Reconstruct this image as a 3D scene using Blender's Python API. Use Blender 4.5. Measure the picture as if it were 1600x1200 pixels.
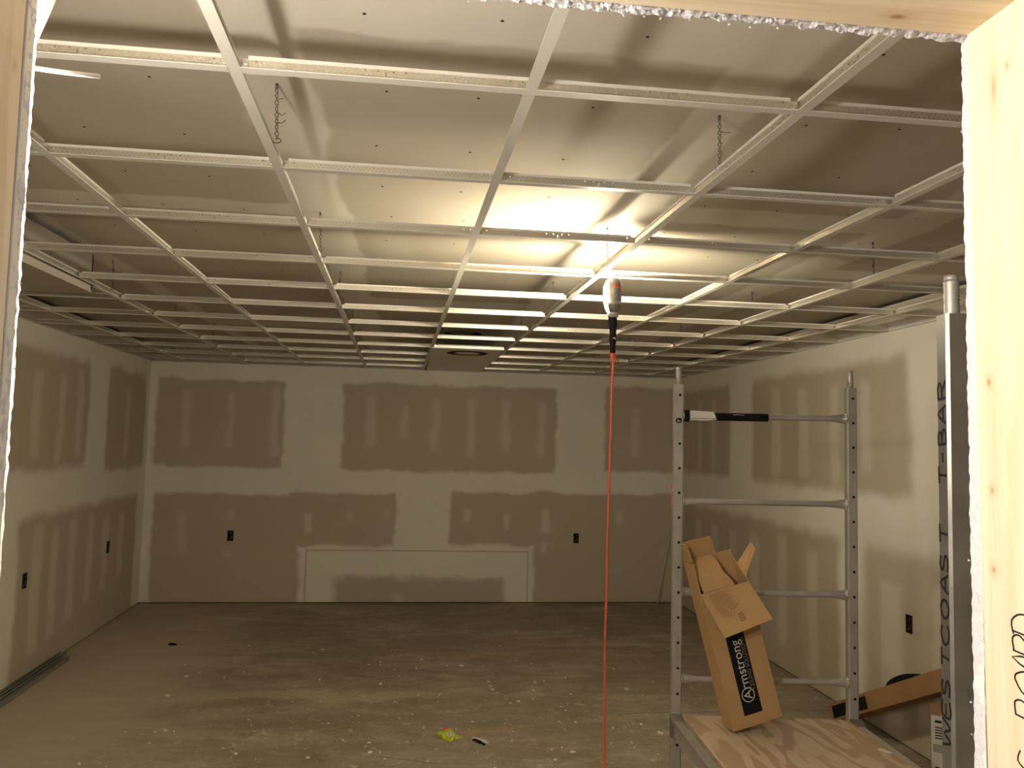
import bpy, bmesh, math, random
from mathutils import Vector, Matrix, noise as mnoise

# ---------------------------------------------------------------- scene reset
for o in list(bpy.data.objects):
    bpy.data.objects.remove(o, do_unlink=True)
scene = bpy.context.scene
COL = scene.collection
random.seed(7)

# ---------------------------------------------------------------- camera
CAMZ = 1.7557
r_ = Vector((0.99233061, -0.12133963, 0.0235936))
u_ = Vector((-0.03193187, -0.0672396, 0.99722575))
f_ = Vector((0.11941658, 0.99033102, 0.07059852))
cam_d = bpy.data.cameras.new('camera')
cam = bpy.data.objects.new('camera', cam_d)
COL.objects.link(cam)
cam.matrix_world = Matrix(((r_.x, u_.x, -f_.x, 0), (r_.y, u_.y, -f_.y, 0), (r_.z, u_.z, -f_.z, CAMZ), (0, 0, 0, 1)))
cam_d.sensor_fit = 'HORIZONTAL'
cam_d.sensor_width = 36.0
cam_d.lens = 1249.88 / 1600 * 36.0
cam_d.clip_start = 0.02
cam_d.clip_end = 60
scene.camera = cam

# ---------------------------------------------------------------- world, light, exposure
world = bpy.data.worlds.new('world')
scene.world = world
world.use_nodes = True
bg = world.node_tree.nodes['Background']
bg.inputs[0].default_value = (1.0, 0.95, 0.90, 1)
bg.inputs[1].default_value = 0.20
scene.view_settings.view_transform = 'Standard'
scene.view_settings.look = 'None'
scene.view_settings.exposure = 1.33
scene.view_settings.gamma = 1.0
scene.view_settings.use_curve_mapping = False

LAMP_COL = (1.0, 0.88, 0.65)
LAMP2_COL = (1.0, 0.91, 0.77)
LAMP1_STRENGTH = 960.0     # hanging work light in view
LAMP2_STRENGTH = 425.0     # work light hooked behind the left jamb
OUTER_WATTS = 23.0         # bulb of the room the photographer stands in
ld = bpy.data.lights.new('hall_bulb', 'POINT')
ld.energy = OUTER_WATTS
ld.color = (1.0, 0.95, 0.88)
ld.shadow_soft_size = 0.06
hall = bpy.data.objects.new('hall_bulb', ld)
COL.objects.link(hall)
hall.location = (-0.72, 0.20, 2.03)

# ---------------------------------------------------------------- dimensions (metres, floor z = 0)
ZG = CAMZ + 0.742          # underside of the ceiling grid
ZC = CAMZ + 0.93           # plasterboard ceiling
YB = 8.75                  # back wall
YF = 0.822                 # room face of the near wall
SP = 0.6096                # grid module
Y0 = 1.644                 # first row of tees in view
def LX(i, y): return 0.2224 + (i - 2) * SP - 0.0211 * (y - Y0)
def RY(j): return Y0 + j * SP
def WLX(y): return -2.655 - 0.033 * (y - 5.7)     # left wall face
XR = 2.955
XBULK = -1.668
YBULK = 4.30
ZBULK = ZG - 0.022
ZPLY = CAMZ - 1.112

# ---------------------------------------------------------------- helpers
class MB:
    def __init__(s): s.v = []; s.f = []; s.m = []; s.sm = []
    def quadmesh(s, vs, fs, mi=0, smooth=False):
        b = len(s.v); s.v += [tuple(v) for v in vs]
        for f in fs:
            s.f.append([b + i for i in f]); s.m.append(mi); s.sm.append(smooth)
    def box(s, a, b, mi=0):
        x0, y0, z0 = a; x1, y1, z1 = b
        v = [(x0,y0,z0),(x1,y0,z0),(x1,y1,z0),(x0,y1,z0),(x0,y0,z1),(x1,y0,z1),(x1,y1,z1),(x0,y1,z1)]
        s.quadmesh(v, [(0,3,2,1),(4,5,6,7),(0,1,5,4),(1,2,6,5),(2,3,7,6),(3,0,4,7)], mi)
    def hexa(s, v8, mi=0):
        s.quadmesh(v8, [(0,3,2,1),(4,5,6,7),(0,1,5,4),(1,2,6,5),(2,3,7,6),(3,0,4,7)], mi)
    def tube(s, pts, r, n=8, mi=0, cap=True, smooth=True, up=None):
        pts = [Vector(p) for p in pts]
        rr = r if isinstance(r, (list, tuple)) else [r] * len(pts)
        rings = []; prev = None
        for i, p in enumerate(pts):
            t = (pts[min(i+1, len(pts)-1)] - pts[max(i-1, 0)]).normalized()
            if prev is None:
                a = Vector(up) if up else (Vector((0,0,1)) if abs(t.z) < .9 else Vector((1,0,0)))
                x = (a - t * a.dot(t)).normalized()
            else:
                x = (prev - t * prev.dot(t)).normalized()
            prev = x; y = t.cross(x)
            rings.append([p + (x * math.cos(2*math.pi*k/n) + y * math.sin(2*math.pi*k/n)) * rr[i] for k in range(n)])
        vs = [v for ring in rings for v in ring]
        fs = [(i*n+k, i*n+(k+1) % n, (i+1)*n+(k+1) % n, (i+1)*n+k) for i in range(len(pts)-1) for k in range(n)]
        s.quadmesh(vs, fs, mi, smooth)
        if cap:
            b = len(s.v) - len(vs)
            s.f.append([b+k for k in range(n)][::-1]); s.m.append(mi); s.sm.append(False)
            e = b + (len(pts)-1)*n
            s.f.append([e+k for k in range(n)]); s.m.append(mi); s.sm.append(False)
    def lathe(s, prof, c=(0,0,0), n=16, mi=0, a0=0.0, a1=2*math.pi):
        full = abs(a1 - a0 - 2*math.pi) < 1e-6
        k = n if full else n + 1
        vs = []
        for r, z in prof:
            for i in range(k):
                a = a0 + (a1-a0)*i/n
                vs.append((c[0]+r*math.cos(a), c[1]+r*math.sin(a), c[2]+z))
        fs = []
        for j in range(len(prof)-1):
            for i in range(n):
                i2 = (i+1) % k
                fs.append((j*k+i, j*k+i2, (j+1)*k+i2, (j+1)*k+i))
        s.quadmesh(vs, fs, mi, True)
    def build(s, name, mats, parent=None, recalc=True):
        me = bpy.data.meshes.new(name)
        me.from_pydata(s.v, [], s.f)
        if not isinstance(mats, (list, tuple)): mats = [mats]
        for m in mats: me.materials.append(m)
        for p, mi, sm in zip(me.polygons, s.m, s.sm):
            p.material_index = mi; p.use_smooth = sm
        if recalc:
            bm = bmesh.new(); bm.from_mesh(me)
            bmesh.ops.recalc_face_normals(bm, faces=bm.faces)
            bm.to_mesh(me); bm.free()
        return link(name, me, parent)

def link(name, me, parent=None):
    o = bpy.data.objects.new(name, me)
    COL.objects.link(o)
    if parent: o.parent = parent
    return o
def empty(name, loc=(0,0,0)):
    o = bpy.data.objects.new(name, None); o.location = loc
    o.empty_display_size = .1
    COL.objects.link(o); return o
def tag(o, label=None, cat=None, group=None, kind=None):
    if label: o['label'] = label
    if cat: o['category'] = cat
    if group: o['group'] = group
    if kind: o['kind'] = kind
    return o

# ---------------------------------------------------------------- material helpers
class NT:
    def __init__(s, name):
        s.mat = bpy.data.materials.new(name); s.mat.use_nodes = True
        s.t = s.mat.node_tree; s.n = s.t.nodes
        s.bsdf = s.n['Principled BSDF']; s.out = s.n['Material Output']
    def new(s, typ, **kw):
        nd = s.n.new(typ)
        for k, v in kw.items(): setattr(nd, k, v)
        return nd
    def L(s, a, b): s.t.links.new(a, b)
    def inp(s, sock, v):
        if hasattr(v, 'is_output'): s.L(v, sock)
        else: sock.default_value = v
    def math(s, op, a, b=0.0, c=0.0, clamp=False):
        nd = s.new('ShaderNodeMath', operation=op); nd.use_clamp = clamp
        s.inp(nd.inputs[0], a); s.inp(nd.inputs[1], b)
        if op in ('MULTIPLY_ADD', 'COMPARE', 'SMOOTH_MIN', 'SMOOTH_MAX'): s.inp(nd.inputs[2], c)
        return nd.outputs[0]
    def smooth(s, v, a, b, x=0.0, y=1.0):
        nd = s.new('ShaderNodeMapRange', interpolation_type='SMOOTHSTEP')
        s.inp(nd.inputs[0], v); nd.inputs[1].default_value = a; nd.inputs[2].default_value = b
        nd.inputs[3].default_value = x; nd.inputs[4].default_value = y
        return nd.outputs[0]
    def coord(s, kind='Object'):
        return s.new('ShaderNodeTexCoord').outputs[kind]
    def noise(s, vec, scale, detail=3.0, rough=.55, dist=0.0):
        nd = s.new('ShaderNodeTexNoise')
        if vec is not None: s.L(vec, nd.inputs['Vector'])
        nd.inputs['Scale'].default_value = scale; nd.inputs['Detail'].default_value = detail
        nd.inputs['Roughness'].default_value = rough; nd.inputs['Distortion'].default_value = dist
        return nd
    def mapping(s, vec, scale=(1,1,1), loc=(0,0,0), rot=(0,0,0)):
        nd = s.new('ShaderNodeMapping'); s.L(vec, nd.inputs[0])
        nd.inputs['Scale'].default_value = scale; nd.inputs['Location'].default_value = loc; nd.inputs['Rotation'].default_value = rot
        return nd.outputs[0]
    def mix(s, fac, a, b):
        nd = s.new('ShaderNodeMix', data_type='RGBA')
        s.inp(nd.inputs['Factor'], fac)
        for k, v in (('A', a), ('B', b)):
            sk = [i for i in nd.inputs if i.name == k and i.type == 'RGBA'][0]
            if hasattr(v, 'is_output'): s.L(v, sk)
            else: sk.default_value = (*v[:3], 1)
        return [o for o in nd.outputs if o.type == 'RGBA'][0]
    def ramp(s, fac, stops):
        nd = s.new('ShaderNodeValToRGB'); s.L(fac, nd.inputs[0])
        el = nd.color_ramp.elements
        while len(el) < len(stops): el.new(.5)
        for e, (p, c) in zip(el, stops): e.position = p; e.color = (*c, 1)
        return nd.outputs[0]
    def bump(s, h, strength=.3, dist=.01):
        nd = s.new('ShaderNodeBump'); nd.inputs['Strength'].default_value = strength
        nd.inputs['Distance'].default_value = dist
        s.L(h, nd.inputs['Height']); s.L(nd.outputs[0], s.bsdf.inputs['Normal'])
    def set(s, col=None, rough=None, metal=None, spec=None):
        if col is not None:
            if hasattr(col, 'is_output'): s.L(col, s.bsdf.inputs['Base Color'])
            else: s.bsdf.inputs['Base Color'].default_value = (*col, 1)
        if rough is not None: s.inp(s.bsdf.inputs['Roughness'], rough)
        if metal is not None: s.inp(s.bsdf.inputs['Metallic'], metal)
        if spec is not None: s.bsdf.inputs['Specular IOR Level'].default_value = spec
        return s.mat

def plain(name, col, rough=.5, metal=0.0, var=.12, scale=30.0, bump=0.0):
    m = NT(name); c = m.coord()
    nz = m.noise(c, scale, 4)
    lo = tuple(x*(1-var) for x in col); hi = tuple(min(1, x*(1+var)) for x in col)
    m.set(m.mix(nz.outputs[0], lo, hi), rough, metal)
    if bump: m.bump(nz.outputs[0], bump, .004)
    return m.mat

MUD = (.80, .76, .665)
def drywall(name, ax, paper_rects, smears, paper=(.50, .435, .33), mud=MUD, amp=.05, invert=False):
    """ax: the two object axes of the wall plane; paper_rects leave raw paper, smears add joint compound."""
    m = NT(name); c = m.coord()
    nn = m.new('ShaderNodeSeparateXYZ'); m.L(m.noise(c, 3.2, 3, .6).outputs[1], nn.inputs[0])
    sep = m.new('ShaderNodeSeparateXYZ'); m.L(c, sep.inputs[0])
    A = m.math('MULTIPLY_ADD', m.math('SUBTRACT', nn.outputs[0], .5), amp*3, sep.outputs[ax[0]])
    B = m.math('MULTIPLY_ADD', m.math('SUBTRACT', nn.outputs[1], .5), amp*3, sep.outputs[ax[1]])
    def rect(a0, a1, b0, b1, s):
        w = m.math('MULTIPLY', m.smooth(A, a0-s, a0+s), m.smooth(A, a1+s, a1-s))
        h = m.math('MULTIPLY', m.smooth(B, b0-s, b0+s), m.smooth(B, b1+s, b1-s))
        return m.math('MULTIPLY', w, h)
    acc = None
    for q in paper_rects:
        k = rect(*q[:4], q[4] if len(q) > 4 else .03)
        acc = k if acc is None else m.math('MAXIMUM', acc, k)
    sm = None
    for q in smears:
        k = m.math('MULTIPLY', rect(*q[:4], q[4] if len(q) > 4 else .04), q[5] if len(q) > 5 else .38)
        sm = k if sm is None else m.math('MAXIMUM', sm, k)
    if sm is not None:
        acc = m.math('MULTIPLY', acc, m.math('SUBTRACT', 1.0, sm))
    cloud = m.noise(m.mapping(c, loc=(2, 8, 3)), 1.6, 3, .6).outputs[0]
    fine = m.noise(c, 60, 2).outputs[0]
    acc = m.math('MULTIPLY', acc, m.smooth(cloud, .1, .5, .78, 1.0))
    pa = m.mix(cloud, tuple(x*.90 for x in paper), tuple(x*1.10 for x in paper))
    mu = m.mix(cloud, tuple(x*.90 for x in mud), tuple(x*1.08 for x in mud))
    m.set(m.mix(acc, mu, pa), .82, spec=.25)
    m.bump(fine, .05, .003)
    return m.mat

# ---------------------------------------------------------------- materials
def mat_floor():
    m = NT('concrete_slab'); c = m.coord()
    big = m.noise(c, .55, 3, .62, .4).outputs[0]
    mid = m.noise(m.mapping(c, scale=(.6, 1.8, 1)), 2.1, 4, .65, .5).outputs[0]
    fine = m.noise(c, 26, 3, .7).outputs[0]
    base = m.ramp(mid, [(.25, (.22, .18, .13)), (.5, (.37, .31, .235)), (.74, (.56, .485, .38))])
    dark = m.smooth(big, .36, .62, 0, .55)
    base = m.mix(dark, base, (.24, .195, .13))
    rust = m.smooth(m.noise(m.mapping(c, loc=(3, 1, 0), scale=(.45, 1.5, 1)), 1.7, 4).outputs[0], .54, .74, 0, .55)
    base = m.mix(rust, base, (.44, .31, .18))
    bl = m.noise(m.mapping(c, loc=(11, 5, 0), scale=(1, 1.4, 1)), 5.5, 4, .7, .6).outputs[0]
    base = m.mix(m.smooth(bl, .50, .66, 0, .45), base, (.19, .155, .105))
    base = m.mix(m.smooth(bl, .44, .30, 0, .35), base, (.58, .50, .39))
    # dusty swept streak across the slab
    sep = m.new('ShaderNodeSeparateXYZ'); m.L(c, sep.inputs[0])
    wy = m.math('MULTIPLY_ADD', m.math('SUBTRACT', m.noise(c, 1.3, 3).outputs[0], .5), .5, sep.outputs[1])
    st = m.math('MULTIPLY', m.math('MULTIPLY', m.smooth(wy, 5.52, 5.62), m.smooth(wy, 5.86, 5.70)),
                m.math('MULTIPLY', m.smooth(sep.outputs[0], -1.9, -1.2), m.smooth(sep.outputs[0], .55, -.1)))
    base = m.mix(m.math('MULTIPLY', st, .55), base, (.58, .48, .31))
    # pale scuffs and plaster spatter
    sp = m.noise(m.mapping(c, loc=(7, 2, 0)), 9.5, 4, .62, .7).outputs[0]
    near = m.smooth(sep.outputs[1], 7.2, 4.6)
    spm = m.math('MULTIPLY', m.smooth(sp, .62, .68), near)
    base = m.mix(m.math('MULTIPLY', spm, .75), base, (.62, .55, .45))
    sp2 = m.noise(m.mapping(c, loc=(1, 6, 0)), 42, 2, .5).outputs[0]
    base = m.mix(m.math('MULTIPLY', m.math('MULTIPLY', m.smooth(sp2, .675, .71), near), .8), base, (.6, .54, .45))
    base = m.mix(m.math('MULTIPLY', m.smooth(fine, .3, .7), .28), base, (.20, .165, .12))
    # hairline cracks
    wv = m.noise(m.mapping(c, loc=(4, 4, 0)), .8, 2, .5, .2).outputs[0]
    wob = m.math('MULTIPLY_ADD', m.math('SUBTRACT', wv, .5), .22, m.math('MULTIPLY_ADD', m.noise(c, 7, 3).outputs[0], .03, sep.outputs[1]))
    for (y_, k_, xa, xb) in ((5.35, .03, -3.2, -2.05), (5.18, -.02, 1.35, 2.9), (8.1, .05, -2.75, -1.9), (4.55, .35, -.3, .25)):
        d_ = m.math('ABSOLUTE', m.math('SUBTRACT', m.math('MULTIPLY_ADD', sep.outputs[0], k_, wob), y_))
        cr = m.math('MULTIPLY', m.smooth(d_, .009, .002), m.math('MULTIPLY', m.smooth(sep.outputs[0], xa, xa+.06), m.smooth(sep.outputs[0], xb, xb-.06)))
        base = m.mix(m.math('MULTIPLY', cr, .6), base, (.09, .07, .045))
    # brightness painted into the slab colour, paler towards the left wall
    bright_left = m.math('MULTIPLY', m.smooth(m.math('MULTIPLY_ADD', mid, -.9, sep.outputs[0]), -1.2, -2.6), m.smooth(sep.outputs[1], 8.9, 6.5, .35, .75))
    base = m.mix(bright_left, base, (.60, .52, .41))
    m.set(base, m.smooth(mid, .2, .8, .55, .85), spec=.3)
    m.bump(fine, .16, .006)
    return m.mat

def mat_pine(name, axis, knots, tone=1.0):
    m = NT(name); c = m.coord()
    sc = [22, 22, 22]; sc[axis] = 1.1
    g = m.noise(m.mapping(c, scale=tuple(sc)), 1.0, 6, .6, 1.2).outputs[0]
    sc2 = [90, 90, 90]; sc2[axis] = 2.5
    g2 = m.noise(m.mapping(c, scale=tuple(sc2)), 1.0, 3, .5).outputs[0]
    col = m.ramp(g, [(.28, (.62*tone, .47*tone, .29*tone)), (.5, (.76*tone, .635*tone, .455*tone)), (.75, (.83*tone, .735*tone, .57*tone))])
    col = m.mix(m.math('MULTIPLY', g2, .25), col, (.55, .38, .2))
    for (kx, ky, kz, sx, sy, sz, d) in knots:
        dv = m.new('ShaderNodeVectorMath', operation='LENGTH')
        m.L(m.mapping(c, loc=(-kx*sx, -ky*sy, -kz*sz), scale=(sx, sy, sz)), dv.inputs[0])
        col = m.mix(m.smooth(dv.outputs['Value'], 1.0, .15, 0, d), col, (.26, .14, .06))
        col = m.mix(m.smooth(dv.outputs['Value'], 2.6, .7, 0, .35), col, (.55, .36, .18))
    m.set(col, .6, spec=.3)
    m.bump(g2, .15, .002)
    return m.mat

def mat_ply():
    m = NT('plywood_face'); c = m.coord()
    n = m.noise(m.mapping(c, scale=(5.5, 1.15, 1), rot=(0, 0, -.12)), 1.0, 3, .5, .35).outputs[0]
    wv = m.math('FRACT', m.math('MULTIPLY', n, 7.0))
    k = m.math('MULTIPLY', m.smooth(wv, .40, .52), m.smooth(wv, 1.0, .88))
    fine = m.noise(m.mapping(c, scale=(60, 3, 1)), 1.0, 4).outputs[0]
    col = m.mix(k, (.66, .53, .39), (.47, .335, .21))
    col = m.mix(m.math('MULTIPLY', fine, .35), col, (.50, .37, .24))
    pale = m.noise(c, 9, 4, .65).outputs[0]
    col = m.mix(m.smooth(pale, .64, .72, 0, .5), col, (.68, .60, .50))
    m.set(col, .7, spec=.3); m.bump(fine, .2, .002)
    return m.mat

def mat_web():
    """galvanised tee web with knurled dots and punched holes that let light through."""
    m = NT('galvanised_tee_web'); c = m.coord()
    sep = m.new('ShaderNodeSeparateXYZ'); m.L(c, sep.inputs[0])
    x, z = sep.outputs[0], sep.outputs[2]
    ax = m.math('ABSOLUTE', x)
    # knurl dots, two staggered rows
    def dots(off, zc):
        fx = m.math('SUBTRACT', m.math('FRACT', m.math('ADD', m.math('DIVIDE', x, .0115), off)), .5)
        dx = m.math('MULTIPLY', fx, .0115); dz = m.math('SUBTRACT', z, zc)
        return m.smooth(m.math('ADD', m.math('MULTIPLY', dx, dx), m.math('MULTIPLY', dz, dz)), .0022**2, .0009**2)
    dt = m.math('MAXIMUM', dots(.0, .0115), dots(.5, .0185))
    # hole groups every 0.3048 m and one hole by each end
    p = m.math('SUBTRACT', ax, m.math('MULTIPLY', m.math('ROUND', m.math('DIVIDE', ax, .3048)), .3048))
    ap = m.math('ABSOLUTE', p)
    def hole(cx, zc, r):
        dx = m.math('SUBTRACT', ap, cx); dz = m.math('SUBTRACT', z, zc)
        return m.math('LESS_THAN', m.math('ADD', m.math('MULTIPLY', dx, dx), m.math('MULTIPLY', dz, dz)), r*r)
    h = m.math('MAXIMUM', hole(.016, .0205, .0023), hole(.042, .0205, .0023))
    slot = m.math('MULTIPLY', m.math('LESS_THAN', ap, .0011), m.math('MULTIPLY', m.math('GREATER_THAN', z, .009), m.math('LESS_THAN', z, .0185)))
    h = m.math('MAXIMUM', h, slot)
    col = m.mix(m.math('MULTIPLY', dt, .8), (.66, .62, .53), (.97, .95, .88))  # highlights on the dots painted as a paler colour
    m.set(col, m.math('MULTIPLY_ADD', dt, -.1, .34), .72)
    m.bump(dt, .12, .0005)
    tr = m.new('ShaderNodeBsdfTransparent'); mx = m.new('ShaderNodeMixShader')
    m.L(h, mx.inputs[0]); m.L(m.bsdf.outputs[0], mx.inputs[1]); m.L(tr.outputs[0], mx.inputs[2])
    m.L(mx.outputs[0], m.out.inputs[0])
    return m.mat

def mat_galv(name, col=(.30, .29, .27), rough=.42, metal=.75):
    m = NT(name); c = m.coord()
    v = m.new('ShaderNodeTexVoronoi'); v.inputs['Scale'].default_value = 70; m.L(c, v.inputs['Vector'])
    n = m.noise(c, 12, 5, .65).outputs[0]
    base = m.mix(n, tuple(k*.72 for k in col), tuple(k*1.25 for k in col))
    sc = m.smooth(m.noise(m.mapping(c, scale=(40, 40, 5)), 1, 4, .7).outputs[0], .62, .7, 0, .45)
    base = m.mix(sc, base, tuple(k*.45 for k in col))
    m.set(base, m.smooth(n, .2, .8, rough-.08, rough+.12), metal)
    m.bump(n, .06, .002)
    return m.mat

def mat_card(name, col):
    m = NT(name); c = m.coord()
    f = m.noise(m.mapping(c, scale=(1, 1, .25)), 55, 4, .6).outputs[0]
    b = m.noise(c, 5, 4, .6).outputs[0]
    base = m.mix(b, tuple(k*.86 for k in col), tuple(k*1.1 for k in col))
    base = m.mix(m.math('MULTIPLY', f, .22), base, tuple(k*.7 for k in col))
    m.set(base, .8, spec=.2); m.bump(f, .1, .002)
    return m.mat

def mat_emit(name, col, st):
    m = NT(name)
    m.bsdf.inputs['Base Color'].default_value = (.9, .9, .9, 1)
    m.bsdf.inputs['Emission Color'].default_value = (*col, 1)
    m.bsdf.inputs['Emission Strength'].default_value = st
    return m.mat

M = {}
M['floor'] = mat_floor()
M['paint'] = plain('white_tee_paint', (.72, .69, .63), .42, 0.0, .04, 20)
M['web'] = mat_web()
M['clip'] = mat_galv('bright_clip_steel', (.72, .69, .60), .28, .8)
M['galv'] = mat_galv('galvanised_scaffold_steel', (.50, .48, .44), .42, .55)
M['galv_dk'] = mat_galv('shaded_scaffold_steel', (.30, .28, .25), .36, .72)  # darker copy of the scaffold steel, near post's shade put into the colour
M['zinc'] = mat_galv('rolled_stud_steel', (.42, .41, .38), .4, .7)
M['black'] = plain('black_rubber', (.012, .011, .011), .55, 0, .3, 40)
M['blackpl'] = plain('black_plastic', (.010, .009, .009), .45, 0, .2, 30)
M['ink'] = plain('black_marker_ink', (.02, .018, .016), .6, 0, .3, 80)
M['void'] = plain('unlit_box_plastic', (.012, .010, .009), .7, 0, .3, 60)
M['card'] = mat_card('brown_cardboard', (.50, .315, .145))
M['card_in'] = mat_card('inner_cardboard', (.44, .27, .12))
M['card_dk'] = mat_card('dull_cardboard', (.36, .205, .095))
M['gyp'] = plain('torn_gypsum_edge', (.62, .595, .60), .9, 0, .10, 160, .5)
M['ply'] = mat_ply()
M['plyedge'] = plain('plywood_edge', (.42, .31, .2), .8, 0, .25, 90)
M['cord'] = plain('orange_cord_jacket', (.88, .165, .07), .42, 0, .06, 60)
M['shield'] = plain('grey_lamp_shield', (.24, .225, .20), .45, .3, .08, 25)
M['reflector'] = plain('white_reflector', (.86, .84, .80), .4, 0, .03, 25)
M['greypl'] = plain('grey_lamp_plastic', (.45, .44, .40), .5, 0, .08, 25)
M['label'] = plain('silver_label', (.34, .325, .30), .4, .1, .05, 60)
M['redband'] = plain('red_label_band', (.62, .10, .06), .45, 0, .08, 60)
M['white'] = plain('white_plastic', (.72, .69, .62), .45, 0, .05, 40)
M['wire'] = plain('dark_tie_wire', (.16, .14, .11), .45, .6, .2, 60)
M['screw'] = plain('screw_head', (.035, .03, .026), .5, .3, .2, 60)
M['print'] = plain('faded_box_print', (.27, .155, .07), .7, 0, .1, 60)
M['logo'] = plain('white_box_print', (.62, .58, .53), .6, 0, .05, 60)
M['logo_dim'] = plain('grey_box_print', (.20, .185, .165), .6, 0, .05, 60)
M['labelblk'] = plain('black_box_label', (.010, .010, .011), .6, 0, .2, 40)
M['sticker'] = plain('white_shipping_sticker', (.62, .58, .52), .6, 0, .05, 40)
M['green'] = plain('lime_foil_wrapper', (.50, .55, .035), .3, .1, .2, 60)
M['red'] = plain('red_foil_corner', (.62, .07, .035), .35, 0, .1, 60)
M['pink'] = plain('faded_pink_tape', (.62, .27, .22), .6, 0, .15, 90)
M['rod'] = plain('pale_green_rod', (.46, .50, .38), .4, 0, .08, 40)
M['crumb'] = plain('plaster_crumb', (.72, .66, .57), .9, 0, .15, 90)
M['duct'] = plain('duct_liner', (.55, .52, .46), .6, .2, .1, 20)
M['bulb1'] = mat_emit('glowing_bulb', LAMP_COL, LAMP1_STRENGTH)
M['bulb2'] = mat_emit('glowing_bulb_by_jamb', LAMP2_COL, LAMP2_STRENGTH)

for k_ in ('black', 'blackpl', 'void', 'labelblk', 'ink', 'screw'):
    M[k_].node_tree.nodes['Principled BSDF'].inputs['Specular IOR Level'].default_value = .12
# walls: raw paper fields between bands of joint compound
M['back'] = drywall('taped_plasterboard_back', (0, 2),
    [(-2.68, -1.38, 1.41, 2.33), (-.76, 1.56, 1.40, 2.34), (2.12, 2.93, 1.44, 2.38),
     (-2.66, -1.17, -.1, 1.13), (-1.3, -.17, .60, 1.15), (.41, 2.85, .62, 1.18), (1.34, 2.93, -.1, 1.19)],
    [(-.52, -.42, 1.65, 2.2), (-.14, -.08, 1.75, 2.1), (.18, .27, 1.62, 2.2), (.57, .66, 1.55, 2.2), (.95, 1.04, 1.65, 2.2), (1.35, 1.43, 1.6, 2.2),
     (-2.42, -2.33, 1.6, 2.2), (-1.97, -1.90, 1.62, 2.18), (-1.52, -1.43, 1.55, 2.25), (2.42, 2.5, 1.6, 2.15),
     (-2.41, -2.33, .5, .95, .05, .35), (-1.92, -1.86, .46, .54, .04, .4), (-1.92, -1.84, .85, .95, .04, .35), (-1.13, -1.05, .74, .92, .03, .5), (-.69, -.62, .84, .94, .04, .4), (-.29, -.24, .9, 1.0, .04, .4),
     (.57, .64, .86, 1.0, .03, .5), (1.0, 1.06, .78, .95, .03, .5), (1.41, 1.49, .76, 1.0, .03, .55), (1.42, 1.48, .52, .64, .03, .5), (2.25, 2.33, .84, 1.0, .04, .4)], amp=.045)
M['patch'] = drywall('taped_plasterboard_patch', (0, 2), [(-.80, 1.03, -.2, .27, .05)], [(-.16, -.08, .0, .12, .03)], paper=(.47, .42, .34), amp=.06)
M['left'] = drywall('taped_plasterboard_left', (1, 2),
    [(2.0, 7.05, 1.46, 2.33, .05), (7.5, 8.62, 1.40, 2.34, .05), (5.9, 8.5, -.1, 1.13, .05), (1.5, 5.3, -.1, 1.13, .05)],
    [(5.98, 6.12, 1.55, 2.2), (6.42, 6.54, 1.5, 2.2), (6.78, 6.92, 1.55, 2.25), (8.0, 8.12, 1.5, 2.2), (5.3, 5.5, 1.5, 2.2),
     (6.12, 6.3, .15, 1.05), (6.46, 6.6, .2, 1.0), (6.8, 6.95, .25, 1.05), (7.2, 7.34, .3, 1.05), (7.55, 7.72, .35, 1.0), (8.0, 8.14, .4, 1.0)], amp=.045)
M['right'] = drywall('taped_plasterboard_right', (1, 2),
    [(7.25, 8.55, 1.46, 2.33, .05), (4.5, 6.75, 1.46, 2.33, .06), (1.5, 3.9, 1.46, 2.3, .05), (5.3, 8.55, -.1, 1.13, .06), (1.5, 5.0, -.1, 1.13, .08)],
    [(7.6, 7.72, 1.5, 2.2), (8.0, 8.12, 1.5, 2.2), (6.2, 6.36, 1.5, 2.25), (5.75, 5.9, 1.55, 2.2), (5.3, 5.42, 1.5, 2.2), (4.9, 5.02, 1.6, 2.2),
     (8.0, 8.15, .2, 1.0), (7.55, 7.7, .2, 1.0), (7.1, 7.25, .2, 1.0), (6.6, 6.8, .1, 1.0), (6.1, 6.25, .2, 1.05), (5.6, 5.75, .1, 1.0), (4.6, 4.8, .1, .95), (4.1, 4.3, .3, 1.0)], amp=.045)
M['front'] = drywall('taped_plasterboard_front', (0, 2), [(-2.4, -.9, .1, 1.1)], [], amp=.045)
M['soffit'] = plain('skimmed_soffit', (.42, .385, .32), .8, 0, .06, 3)
cp = (.525, .475, .385)
M['ceil'] = drywall('taped_plasterboard_ceiling', (0, 1),
    [(-.30, .74, 1.83, 5.35, .015), (-.30, .74, 5.65, 9.0, .02), (-1.62, -.50, .5, 3.24, .02), (-1.62, -.50, 3.42, 6.7, .02), (-1.62, -.50, 7.0, 9, .02), (-2.9, -1.75, .5, 9, .02),
     (-.30, .74, .4, 1.55, .02), (.93, 1.92, .4, 2.98, .02), (.93, 1.92, 3.2, 6.6, .02), (.93, 1.92, 6.85, 9.0, .02), (2.14, 3.1, .4, 3.9, .02), (2.14, 3.1, 4.1, 9.0, .02)],
    [(.40, .60, 1.6, 2.05, .05, .25), (-.2, -.05, 3.5, 4.2, .05, .3), (1.3, 1.5, 1.0, 1.9, .05, .2)], paper=cp, mud=(.74, .695, .61), amp=.035)
M['jamb_r'] = mat_pine('pine_stud_right', 2, [(.608, .785, 1.83, 220, 220, 150, .8), (.609, .785, 1.715, 220, 220, 170, .7), (.61, .786, 1.632, 220, 220, 170, .7), (.605, .765, 2.145, 200, 200, 45, .55), (.605, .745, 2.16, 260, 260, 160, .5)])
M['jamb_l'] = mat_pine('pine_stud_left', 2, [(-.388, .79, 2.10, 300, 300, 200, .4)], 1.0)
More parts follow.
